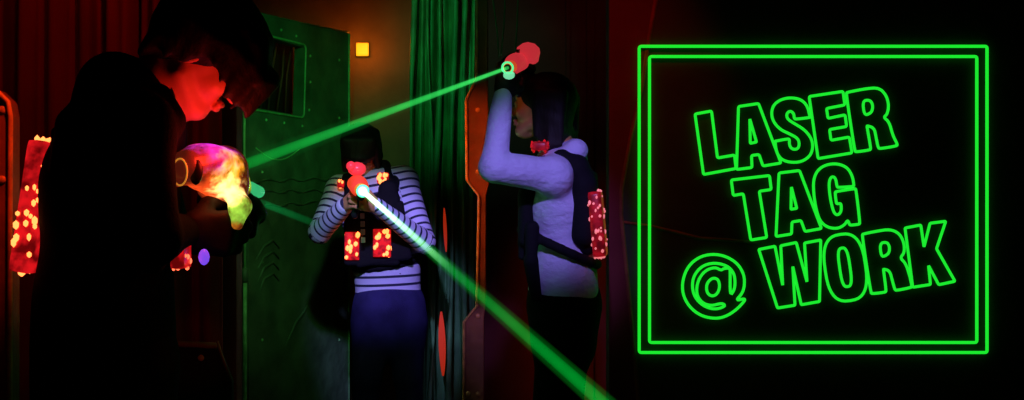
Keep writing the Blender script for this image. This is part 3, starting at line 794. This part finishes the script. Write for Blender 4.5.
# ============ player in black, in the foreground
Y1 = 2.3
hR = frame((math.cos(math.radians(-44)), .22, math.sin(math.radians(-44))), (.7, 0, .7))
J = dict(pelvis=(-.76, 2.32, .93), waist=npP(103, 300, 2.31), chest=npP(112, 195, 2.3), neck=npP(148, 108, 2.3),
         shR=npP(132, 130, 2.13), shL=npP(132, 128, 2.47), elR=npP(150, 236, 2.10), elL=npP(165, 230, 2.52),
         wrR=npP(182, 232, 2.27), wrL=npP(190, 238, 2.46),
         hipL=(-.76, 2.41, .90), hipR=(-.76, 2.23, .90), knL=(-.70, 2.43, .48), knR=(-.76, 2.20, .48), anL=(-.76, 2.44, .085), anR=(-.84, 2.19, .085))
p1 = Person('person', 'person in black jacket bending over a glowing phaser in the left foreground', (-.76, 2.32, 0), (1, .12, 0), J, P(204, 50, 2.3), hR, .005)
g1f = unit((.62, .78, -.10)); g1 = npP(213, 203, 2.34)
hands1 = [((J['wrR'], (1, .35, -.05), (-.2, 1, .1)), dict(curl=1.0, thumb=-1)), ((J['wrL'], (1, -.35, .1), (-.2, -1, .3)), dict(curl=.9, thumb=1))]
p1.body(hands1)
F = Field(); p1.torso(F, .013)
F.cone(p1.J['waist'], p1.J['pelvis']-(0, 0, .06), .152, .178, .05, n=p1.f, sq=.74)
F.cone(npP(112, 92, 2.30), npP(150, 92, 2.3), .055, .04, .04, n=(0, 1, 0), sq=1.5)       # hood lying on the upper back
F.cone(npP(118, 78, 2.28), npP(146, 84, 2.28), .040, .030, .03, n=(0, 1, 0), sq=1.5)
F.cone(npP(100, 140, 2.3), npP(118, 90, 2.3), .06, .05, .04, n=(0, 1, 0), sq=1.5)
F.cone(npP(160, 95, 2.2), npP(172, 120, 2.18), .02, .022, .03)                              # collar
F.cut((0, 0, .80), (0, 0, -1))
F.mesh('jacket', .007, M['black'], p1.e, wrinkle=.006, wfreq=14, seed=2)
p1.trousers(M['black_pants']); p1.shoes()
F = Field()
for hd in hands1: hand_on(F, *hd[0], inf=.0028, **hd[1])
F.mesh('gloves', .004, M['glove'], p1.e)
# hair
hc = np.array(P(200, 51, 2.3)); rs = random.Random(11); F = Field()
def HL(x, y, z): return hc+hR@np.array([x, y, z])
F.ell(HL(0, -.015, .042), (.092, .102, .094), hR, .02)
F.ell(HL(0, .035, .068), (.080, .060, .052), hR, .03)
F.ell(HL(0, -.045, .0), (.082, .050, .070), hR, .03)
for k in range(26):
    a = (k/25-.5)*2.6
    x = math.sin(a)*.085; y0 = .025+math.cos(a)*.064
    F.cone(HL(x*.9, y0*.75, .085), HL(x*1.02+rs.uniform(-.01, .01), y0+.022*math.cos(a), .028+rs.uniform(-.012, .014)), .022, .005, .012)
for s_ in (-1, 1):
    for k in range(9):
        y = -.062+k*.011
        F.cone(HL(s_*.078, y, .04), HL(s_*(.080+rs.uniform(0, .010)), y+rs.uniform(-.004, .02), -.040+k*.006+rs.uniform(-.012, .012)), .022, .005, .012)
for k in range(9):
    x = (k-4)*.018
    F.cone(HL(x, -.065, -.02), HL(x+rs.uniform(-.01, .01), -.070, -.062+rs.uniform(-.010, .01)), .022, .010, .012)
F.ell(HL(0, .13, -.075), (.052, .07, .068), hR, .01, op='-')
for k in range(12):
    x = (k-5.5)*.0145
    F.cone(HL(x, .070, .085), HL(x*1.05, .108+rs.uniform(-.004, .006), .045), .022, .016, .012)
    F.cone(HL(x*1.05, .108, .050), HL(x*1.08+rs.uniform(-.006, .006), .113, -.022+rs.uniform(-.014, .012)), .015, .004, .008)
for k in range(9):
    y = .022+k*.013
    F.cone(HL(.080-.02*(k/8)**3, y, .05), HL(.090-.03*(k/8)**2, y+.016, .010-.040*k/8+rs.uniform(-.012, .010)), .022, .005, .010)
F.mesh('hair', .0045, M['hair'], p1.e, wrinkle=.003, wfreq=70, seed=3)
# vest with lit packs
F = Field()
F.box(np.array((-.800, 2.30, CAMZ)), (.11, .010, .12), frame((1, .05, 0), (.12, 0, 1)), .012, .01)
for yy in (2.17, 2.43):
    pts = [npP(64, 170, yy), npP(72, 125, yy), npP(102, 84, yy), npP(138, 102, yy), npP(155, 150, yy), npP(152, 260, yy)]
    for q0, q1 in zip(pts[:-1], pts[1:]): F.cone(q0, q1, .026, .026, .012)
v = F.mesh('vest', .006, M['vest'], p1.e)
R1 = frame((1, .03, -.15), (0, 0, 1))
led_module(np.array((-.864, 2.275, CAMZ-.012)), (.070, .022, .120), R1, [M['led_base'], M['led_hot']], 110, 3, v, .0048)
F = Field(); F.cone((-.835, 2.3, CAMZ+.05), (-.80, 2.3, CAMZ+.05), .04, .05, .02, n=(0, 1, 0), sq=1.5); F.cone((-.845, 2.3, CAMZ-.07), (-.80, 2.3, CAMZ-.07), .03, .05, .02, n=(0, 1, 0), sq=1.5)
F.mesh('pack_mount', .006, M['vest'], v)
led_module(npP(181, 248, 2.19), (.03, .012, .036), frame((1, 0, 0), (.06, 0, 1)), [M['led_base'], M['led_dot']], 16, 9, v, .0035)
F = Field(); F.cone(npP(140, 245, 2.22), npP(168, 247, 2.2), .05, .03, .02, n=(0, 1, 0), sq=1.1); F.mesh('pack_mount', .006, M['vest'], v)
b = MB(); b.tube([npP(x, y, 2.2) for x, y in ((171, 88), (175, 98), (179, 110), (181, 122))], .0022, seg=8); b.build('jaw_highlight', M['strap'], p1.e, True)  # pale line painting the highlight along the jaw edge
b = MB(); b.ball(npP(204, 257, 2.22), .010, sc=(1, 1, 1.5)); vl = b.build('indicator_lamp', M['violet_lens'], v, True)

# phaser of the player in black
e0 = Vector((g1[0], g1[1], g1[2]-.1))
def gp(x, y, Y=2.28): return tuple(np.array(P(x, y, Y))-0*np.array(e0))
gspots = [(gp(212, 152), .060, (.9, .03, .8)), (gp(186, 158), .045, (.9, .05, .02)), (gp(205, 190), .07, (1.0, .08, .01)), (gp(224, 172), .045, (1.2, .55, .02)),
          (gp(229, 192), .042, (2.4, 1.6, .5)), (gp(240, 180, 2.4), .05, (.5, .8, .02)), (gp(236, 208, 2.27), .04, (.30, .75, .06)), (gp(236, 232, 2.24), .035, (.8, .25, .01)), (gp(196, 145), .03, (.6, .02, .05)), (gp(232, 160), .04, (.9, .35, .01))]
M['glow_shell'] = glow_mat('shell_with_painted_bulb_glow', gspots, (.05, .005, .002), 1.25)
ge = empty('phaser', Vector(g1)-Vector((0, 0, .1)))
F = Field()
F.cone(npP(188, 166, 2.24), npP(222, 174, 2.32), .032, .048, .02)
F.cone(npP(222, 170, 2.34), npP(240, 186, 2.42), .044, .024, .02)
F.ell(npP(207, 158, 2.27), (.046, .03, .028), None, .02)
F.ell(npP(218, 190, 2.36), (.040, .04, .028), None, .02)
F.cone(npP(234, 188, 2.33), npP(240, 206, 2.28), .022, .018, .02); F.cone(npP(240, 206, 2.28), npP(237, 224, 2.27), .014, .009, .02)
F.ell(npP(200, 168, 2.20), (.014, .02, .016), None, .006, op='-')
F.ell(npP(179, 170, 2.24), (.014, .018, .016), None, .01)
F.ell(npP(177, 176, 2.24), (.016, .018, .020), None, .01)
F.mesh('housing', .0035, M['glow_shell'], ge, wrinkle=.0025, wfreq=110, seed=4)
b = MB(); b.ball(npP(196, 172, 2.222), .016, sc=(.8, .4, 1.5)); b.build('dark_window', M['phaser_black'], ge, True)
b = MB(); N = 24; q = npP(180, 172, 2.21)
b.tube([tuple(q+np.array((.014*math.cos(6.2832*i/N), -.004*math.cos(6.2832*i/N), .024*math.sin(6.2832*i/N)))) for i in range(N)], 0.0016, closed=True, seg=8); b.build('lens_ring', mat('amber_lit_ring', (.6, .3, .05), .3, emit=(.8, .30, .03), es=.6), ge, True)
F = Field(); F.cone(npP(214, 200, 2.36), npP(206, 238, 2.36), .019, .021, .01); F.cone(npP(205, 200, 2.36), npP(240, 205, 2.42), .016, .016, .01); F.mesh('handle', .005, M['phaser_black'], ge)
F = Field(); F.cone(npP(244, 200, 2.43), npP(256, 214, 2.47), .020, .022, .01); F.cone(npP(252, 205, 2.46), npP(250, 232, 2.44), .018, .014, .01); F.mesh('barrel', .004, M['phaser_black'], ge)
b = MB(); b.cyl(npP(250, 188, 2.44), npP(259, 192, 2.52), .013, .012); b.build('muzzle_lens', mat('dark_green_lit_lens', (.1, .6, .3), .2, emit=(.06, .8, .28), es=.55), ge, True)
tag(ge, 'phaser with a clear shell glowing red, yellow and green in the black-clad hands', 'phaser')
point('phaser_glow_face_key', P(224, 150, 2.22), (1, .03, .012), .9, .03)  # added red key on the face, standing in for the phaser's glow

# ============ player in striped shirt, centre
Y2 = 6.0
M['striped'] = bpy.data.materials.new('white_and_navy_striped_jersey'); m = M['striped']; m.use_nodes = True
nt = m.node_tree; bs = nt.nodes['Principled BSDF']; bs.inputs['Roughness'].default_value = .85
at = nt.nodes.new('ShaderNodeAttribute'); at.attribute_name = 'stripe'
dv = nt.nodes.new('ShaderNodeMath'); dv.operation = 'DIVIDE'; dv.inputs[1].default_value = .040; nt.links.new(at.outputs['Fac'], dv.inputs[0])
fr_ = nt.nodes.new('ShaderNodeMath'); fr_.operation = 'FRACT'; nt.links.new(dv.outputs[0], fr_.inputs[0])
gt = nt.nodes.new('ShaderNodeMath'); gt.operation = 'GREATER_THAN'; gt.inputs[1].default_value = .30; nt.links.new(fr_.outputs[0], gt.inputs[0])
mx = nt.nodes.new('ShaderNodeMix'); mx.data_type = 'RGBA'; mx.inputs['A'].default_value = (.02, .02, .06, 1); mx.inputs['B'].default_value = (.72, .68, .9, 1)
nt.links.new(gt.outputs[0], mx.inputs['Factor']); nt.links.new(mx.outputs['Result'], bs.inputs['Base Color'])
b2 = P(388, 0, 6.0)
J = dict(pelvis=npP(389, 318, 6.0), waist=npP(387, 268, 6.0), chest=npP(378, 212, 6.0), neck=npP(370, 176, 6.0),
         shR=npP(341, 190, 6.02), shL=npP(403, 181, 6.03), elR=npP(320, 232, 5.86), elL=npP(424, 242, 5.88),
         wrR=npP(345, 206, 5.68), wrL=npP(377, 206, 5.64))
px = J['pelvis']
J.update(hipR=px+(-.085, 0, -.03), hipL=px+(.085, 0, -.03), knR=(px[0]-.10, 5.93, .44), knL=(px[0]+.09, 6.0, .44), anR=(px[0]-.12, 6.0, .085), anL=(px[0]+.12, 6.05, .085))
h2R = frame((.02, -1, -.80), (0, -.7, 1))
p2 = Person('person', 'person in a white striped long-sleeved shirt aiming a phaser between panel and drape', (px[0], 6.0, 0), (.05, -1, 0), J, P(361, 152, 5.93), h2R, .0065)
g2f = unit(np.array(P(600, 402, 2.6))-np.array(P(362, 188, 5.45)))
g2 = npP(362, 190, 5.45)-g2f*.15-np.array((0, 0, .045))
hands2 = [((J['wrR'], g2+(-.02, .01, -.02)-J['wrR'], (1, 0, .1)), dict(curl=1.0, thumb=-1)), ((J['wrL'], g2+(.03, -.02, -.03)-J['wrL'], (-1, 0, .2)), dict(curl=1.0, thumb=1))]
p2.body(hands2)
F = Field(); p2.torso(F, .016, st=True); F.cut(npP(389, 297, 6.0), (-.06, 0, -1))
F.mesh('shirt', .0065, M['striped'], p2.e, wrinkle=.004, wfreq=16, seed=5, stripes=True)
p2.trousers(M['jeans']); p2.shoes()
F = Field(); hc = p2.hc; rs = random.Random(3)
def HL(x, y, z): return hc+h2R@np.array([x, y, z])
F.ell(HL(0, -.02, .045), (.088, .108, .092), h2R, .02)
F.ell(HL(0, -.045, -.02), (.088, .062, .09), h2R, .03)
for s_ in (-1, 1):
    for k in range(7):
        F.cone(HL(s_*.066, .04-k*.018, .06), HL(s_*(.076+rs.uniform(0, .008)), .035-k*.018, -.07+rs.uniform(-.02, .02)), .024, .012, .015)
for k in range(9):
    F.cone(HL((k-4)*.016, .05, .10), HL((k-4)*.015, .105-.0018*(k-4)**2, .035+rs.uniform(-.005, .01)), .02, .012, .015); F.cone(HL((k-4)*.015, .105-.0018*(k-4)**2, .035), HL((k-4)*.016, .106-.002*(k-4)**2, -.005+rs.uniform(-.01, .01)), .014, .005, .012)
F.mesh('hair', .006, M['hair'], p2.e, wrinkle=.003, wfreq=60, seed=6)
v, mid, R = p2.vest(None, None, w=.12, hh=.15)
R2 = frame((.05, -1, 0))
F = Field(); F.box(npP(372, 230, 5.862), (.118, .008, .155), R2, .014, .01)
for sg, x0, x1 in ((-1, 354, 348), (1, 388, 394)):
    F.cone(npP(x0, 205, 5.86), npP(x0, 190, 5.86), .045, .042, .02, n=(0, 1, 0), sq=.5); F.cone(npP(x0, 190, 5.86), npP(x1, 180, 5.98), .042, .035, .02, n=(0, 1, 0), sq=.6)
F.mesh('chest_plate', .006, M['vest'], v)
for (x, y, h_, n, sd) in ((352, 246, (.034, .010, .066), 15, 4), (382, 243, (.042, .010, .066), 20, 5)):
    F = Field(); 
    led_module(npP(x, y, 5.835), h_, R2, [M['led_base'], M['led_hot']], n, sd, v, .011, faces=[1])
for (x, y, h_, n, sd) in ((383, 178, (.028, .016, .026), 14, 6), (341, 184, (.018, .014, .018), 8, 7)):
    led_module(npP(x, y, 5.90), h_, R2, [M['led_base'], M['led_hot']], n, sd, v, .009, faces=[1])
b = MB()
for i in range(5):
    p = npP(362+.3*i, 208+i*8, 5.825); b.box(Vector(p), (.010, .006, .013), bevel=.003)
b.build('buckle', M['shirt'], v)
b = MB()
for k in range(1): b.tube([npP(361.5, 200, 5.84), npP(363, 250, 5.84)], .010, seg=8)
b.build('strap', M['vest'], v, True)
pm = [mat('red_lit_housing', (.5, .03, .03), .3, emit=(1, .06, .015), es=.75), mat('yellow_lit_barrel', (.6, .3, .03), .3, emit=(1, .35, .02), es=.6), M['green_lens'], mat('white_hot_lens', (.5, 1, .7), .2, emit=(.5, 1, .65), es=5)]
pe2, L2, _ = phaser('red-lit phaser held up by the player in the striped shirt', g2, g2f, (0, 0, 1), pm, sc_=.95)
b = MB(); b.ball(npP(357, 169, 5.55), .038, sc=(1.1, 1, .85)); b.ball(npP(351, 166, 5.52), .022); b.build('sensor_dome', mat('pink_red_lit_dome', (.5, .03, .05), .3, emit=(1, .035, .045), es=.8), pe2, True)
mz2 = L2(0, .176, .045)
point('phaser_green_light', Vector(mz2)+Vector((0, -.04, 0)), (.1, 1, .3), .12, .02)

# ============ player in lavender shirt, right
h3R = frame((-.93, .32, .10))
J = dict(pelvis=npP(564, 322, 4.4), waist=npP(562, 265, 4.4), chest=npP(562, 205, 4.4), neck=npP(560, 150, 4.4),
         shL=npP(553, 176, 4.22), shR=npP(568, 168, 4.58), elL=npP(494, 166, 4.12), elR=npP(560, 122, 4.72),
         wrL=npP(503, 96, 4.20), wrR=npP(526, 80, 4.44))
px = J['pelvis']
J.update(hipL=px+(0, -.085, -.03), hipR=px+(0, .085, -.03), knL=(px[0]-.05, 4.29, .46), knR=(px[0]+.0, 4.52, .46), anL=(px[0]-.03, 4.27, .085), anR=(px[0]+.1, 4.55, .085))
p3 = Person('person', 'person in a pale lavender shirt with dark hair raising a phaser beside the rust-red post', (px[0], 4.4, 0), (-1, .12, 0), J, P(541, 108, 4.42), h3R, .0055)
g3f = unit(np.array(P(244, 165, 2.46))-np.array(P(507, 68, 4.14)))
g3 = npP(507, 68, 4.14)-g3f*.127-np.array((0, 0, .032))
hands3 = [((J['wrL'], (.25, .1, 1.0), (-.2, 1, 0)), dict(curl=.9, thumb=1)), ((J['wrR'], (-.45, -.5, .75), (-.5, -.9, 0)), dict(curl=.9, thumb=-1))]
p3.body(hands3)
F = Field(); p3.torso(F, .009); F.cone(J['pelvis']+(0, 0, .05), J['waist'], .165, .15, .04, n=(1, 0, 0), sq=.74); F.cut(npP(564, 300, 4.4), (0.08, 0, -1))
F.cone(npP(556, 160, 4.27), npP(576, 150, 4.29), .020, .034, .03); F.cone(npP(576, 150, 4.29), npP(574, 150, 4.5), .034, .034, .03)
F.mesh('shirt', .006, M['shirt'], p3.e, wrinkle=.008, wfreq=17, seed=8)
p3.trousers(M['black_pants']); p3.shoes()
F = Field()
for hd in hands3: hand_on(F, *hd[0], inf=.0028, **hd[1])
F.mesh('gloves', .004, M['glove'], p3.e)
F = Field(); hc = p3.hc; rs = random.Random(8)
def HL(x, y, z): return hc+h3R@np.array([x, y, z])
F.ell(HL(0, -.025, .04), (.092, .108, .090), h3R, .02)
F.ell(HL(0, -.065, -.05), (.085, .055, .12), h3R, .03)
for s_ in (-1, 1):
    for k in range(2, 8):
        F.cone(HL(s_*.078, .03-k*.018, .05), HL(s_*(.084+rs.uniform(0, .012)), .02-k*.019, -.12+rs.uniform(-.03, .02)), .022, .010, .015)
for k in range(9):
    F.cone(HL((k-4)*.016, .05, .10), HL((k-4)*.019, .097, .045+rs.uniform(-.005, .01)), .02, .008, .015)
for k in range(8):
    F.cone(HL((k-3.5)*.02, -.09, -.08), HL((k-3.5)*.022, -.095, -.17+rs.uniform(-.02, .02)), .024, .008, .015)
F.mesh('hair', .0055, M['hair'], p3.e, wrinkle=.003, wfreq=65, seed=7)
# vest: back pack, shoulder harness, slanting belt
F = Field()
R3 = frame((-1, .12, 0), (.06, 0, 1))
F.box(npP(589, 212, 4.4), (.12, .008, .13), R3, .018, .01)
F.box(npP(526, 225, 4.42), (.09, .006, .11), R3, .012, .01)
for yy in (4.26, 4.54):
    pts = [npP(584, 235, yy), npP(583, 185, yy), npP(576, 168, yy), npP(562, 158, yy), npP(540, 165, yy+.03), npP(527, 195, yy+.05), npP(526, 240, yy+.05)]
    for i, (a, b_) in enumerate(zip(pts[:-1], pts[1:])): F.cone(a, b_, .044 if i < 3 else .026, .044 if i < 2 else .026, .02)
N = 20; g = lambda a: npP(559, 247, 4.4)+np.array((math.cos(a)*.135, math.sin(a)*.182, -math.cos(a)*.062))
for i in range(N): F.cone(g(2*math.pi*i/N), g(2*math.pi*(i+1)/N), .016, .016, .005)
pts = [npP(532, 228, 4.24), npP(531, 262, 4.235), npP(536, 296, 4.26)]
for a, b_ in zip(pts[:-1], pts[1:]): F.cone(a, b_, .026, .020, .01)
v = F.mesh('vest', .006, M['vest'], p3.e)
led_module(npP(598, 224, 4.27), (.080, .023, .112), R3 @ np.array(Matrix.Rotation(math.radians(-5), 3, 'X')), [M['led_base_dim'], M['led_pink']], 90, 21, v, .0052)
led_module(npP(525, 208, 4.38), (.03, .006, .045), frame((-1, .1, 0), (-.1, 0, 1)), [M['led_base'], M['led_base']], 6, 22, v, .004)
led_module(npP(540, 146, 4.28), (.022, .026, .015), R3, [M['led_base_dim'], M['led_base']], 16, 23, v, .006)
pm = [mat('rose_lit_housing', (.5, .05, .06), .4, emit=(1, .05, .07), es=.48), mat('yellow_red_lit_barrel', (.6, .2, .03), .3, emit=(1, .12, .02), es=.5), M['green_lens'], M['phaser_black']]
pe3, L3, _ = phaser('rose-lit phaser raised high by the player in the lavender shirt', g3, g3f, (0.1, 0, 1), pm, sc_=.72)
b = MB(); b.ball(npP(528, 53, 4.27), .040, sc=(1.1, 1, .95)); b.ball(npP(520, 58, 4.26), .026); b.ball(npP(533, 58, 4.3), .022); b.build('sensor_dome', pm[0], pe3, True)
mz3 = L3(0, .176, .045)
b = MB(); b.ball(npP(509, 75, 4.15), .017, sc=(1.2, 1, .9)); b.build('side_lamp', mat('pale_green_lit_lamp', (.3, .8, .5), .2, emit=(.2, .75, .4), es=.9), pe3, True)
spot('amber_face_light', (-.25, 4.0, 1.9), P(528, 110, 4.4), (1, .2, .05), 2.2, 12, 1.0)

# ------------------------------------------------------------------ laser beams in the haze
def beam_mat(name, c0, c1, s0, s1, L, p=1.6):
    m = bpy.data.materials.new(name); m.use_nodes = True; nt = m.node_tree; nt.nodes.clear()
    out = nt.nodes.new('ShaderNodeOutputMaterial'); add = nt.nodes.new('ShaderNodeAddShader'); tr = nt.nodes.new('ShaderNodeBsdfTransparent'); em = nt.nodes.new('ShaderNodeEmission')
    lw = nt.nodes.new('ShaderNodeLayerWeight'); inv = nt.nodes.new('ShaderNodeMath'); inv.operation = 'SUBTRACT'; inv.inputs[0].default_value = 1; nt.links.new(lw.outputs['Facing'], inv.inputs[1])
    pw = nt.nodes.new('ShaderNodeMath'); pw.operation = 'POWER'; pw.inputs[1].default_value = p; nt.links.new(inv.outputs[0], pw.inputs[0])
    tc = nt.nodes.new('ShaderNodeTexCoord'); sx = nt.nodes.new('ShaderNodeSeparateXYZ'); nt.links.new(tc.outputs['Object'], sx.inputs[0])
    cr = nt.nodes.new('ShaderNodeMapRange'); cr.inputs['From Max'].default_value = L; cr.inputs['To Min'].default_value = s0; cr.inputs['To Max'].default_value = s1; nt.links.new(sx.outputs['Z'], cr.inputs['Value'])
    ns = nt.nodes.new('ShaderNodeTexNoise'); ns.inputs['Scale'].default_value = 9; nt.links.new(tc.outputs['Object'], ns.inputs['Vector'])
    nm = nt.nodes.new('ShaderNodeMapRange'); nm.inputs['To Min'].default_value = .6; nm.inputs['To Max'].default_value = 1.4; nt.links.new(ns.outputs['Fac'], nm.inputs['Value'])
    m1 = nt.nodes.new('ShaderNodeMath'); m1.operation = 'MULTIPLY'; nt.links.new(pw.outputs[0], m1.inputs[0]); nt.links.new(cr.outputs[0], m1.inputs[1])
    m2 = nt.nodes.new('ShaderNodeMath'); m2.operation = 'MULTIPLY'; nt.links.new(m1.outputs[0], m2.inputs[0]); nt.links.new(nm.outputs[0], m2.inputs[1])
    ml = nt.nodes.new('ShaderNodeMapRange'); ml.inputs['From Max'].default_value = L; nt.links.new(sx.outputs['Z'], ml.inputs['Value'])
    mc = nt.nodes.new('ShaderNodeMix'); mc.data_type = 'RGBA'; mc.inputs['A'].default_value = (*c0, 1); mc.inputs['B'].default_value = (*c1, 1); nt.links.new(ml.outputs[0], mc.inputs['Factor'])
    nt.links.new(mc.outputs['Result'], em.inputs['Color']); nt.links.new(m2.outputs[0], em.inputs['Strength'])
    nt.links.new(em.outputs[0], add.inputs[0]); nt.links.new(tr.outputs[0], add.inputs[1]); nt.links.new(add.outputs[0], out.inputs['Surface'])
    return m
def beam(label, a, b_, r0, r1, halo, mats):
    a = Vector(a); b_ = Vector(b_); d = b_-a; L = d.length; q = d.to_track_quat('Z', 'Y')
    e = empty('laser_beam', a); e.rotation_euler = q.to_euler()
    for nm, k, m in (('halo', halo, mats[1]), ('core', 1.0, mats[0])):
        seg = 40; V = []; n = 24
        for i in range(n+1):
            t = i/n
            for j in range(seg):
                an = 2*math.pi*j/seg; r = (r0+(r1-r0)*t)*k
                V.append((r*math.cos(an), r*math.sin(an), L*t))
        Fc = [(i*seg+j, i*seg+(j+1) % seg, (i+1)*seg+(j+1) % seg, (i+1)*seg+j) for i in range(n) for j in range(seg)]
        me = bpy.data.meshes.new(nm); me.from_pydata(V, [], Fc); o = bpy.data.objects.new(nm, me); C.objects.link(o); me.materials.append(m)
        me.polygons.foreach_set('use_smooth', [True]*len(me.polygons)); o.parent = e
    return tag(e, label, 'laser beam')
a = Vector(mz3); t = P(244, 165, 2.46); L = (t-a).length
beam('green laser beam crossing from the raised phaser down to the glowing phaser', a, t, .0060, .0115, 2.0,
     (beam_mat('beam_one_core', (.05, .8, .13), (.0, .45, .04), 1.5, .34, L, 1.0), beam_mat('beam_one_halo', (.01, .3, .05), (0, .3, .03), .25, .14, L, 1.6)))
a = Vector(mz2); t = P(604, 404, 2.6); t = t+(t-a)*.1; L = (t-a).length
beam('widest green laser beam, running from the striped player toward the lower right foreground', a, t, .011, .0145, 1.75,
     (beam_mat('beam_two_core', (.75, 1.3, .85), (.0, .35, .03), 6.5, .55, L*.5, 1.0), beam_mat('beam_two_halo', (.0, .5, .06), (0, .35, .02), 1.6, .35, L*.6, 1.4)))
a = P(262, 203, 2.53); t = P(319, 225, 5.6); L = (t-a).length
beam('faint green laser beam from the glowing phaser to the striped player elbow', a, t, .0075, .017, 1.7,
     (beam_mat('beam_three_core', (.0, .4, .08), (.0, .35, .06), 1.6, 1.0, L, 1.0), beam_mat('beam_three_halo', (.0, .3, .04), (0, .3, .03), .2, .15, L, 1.5)))
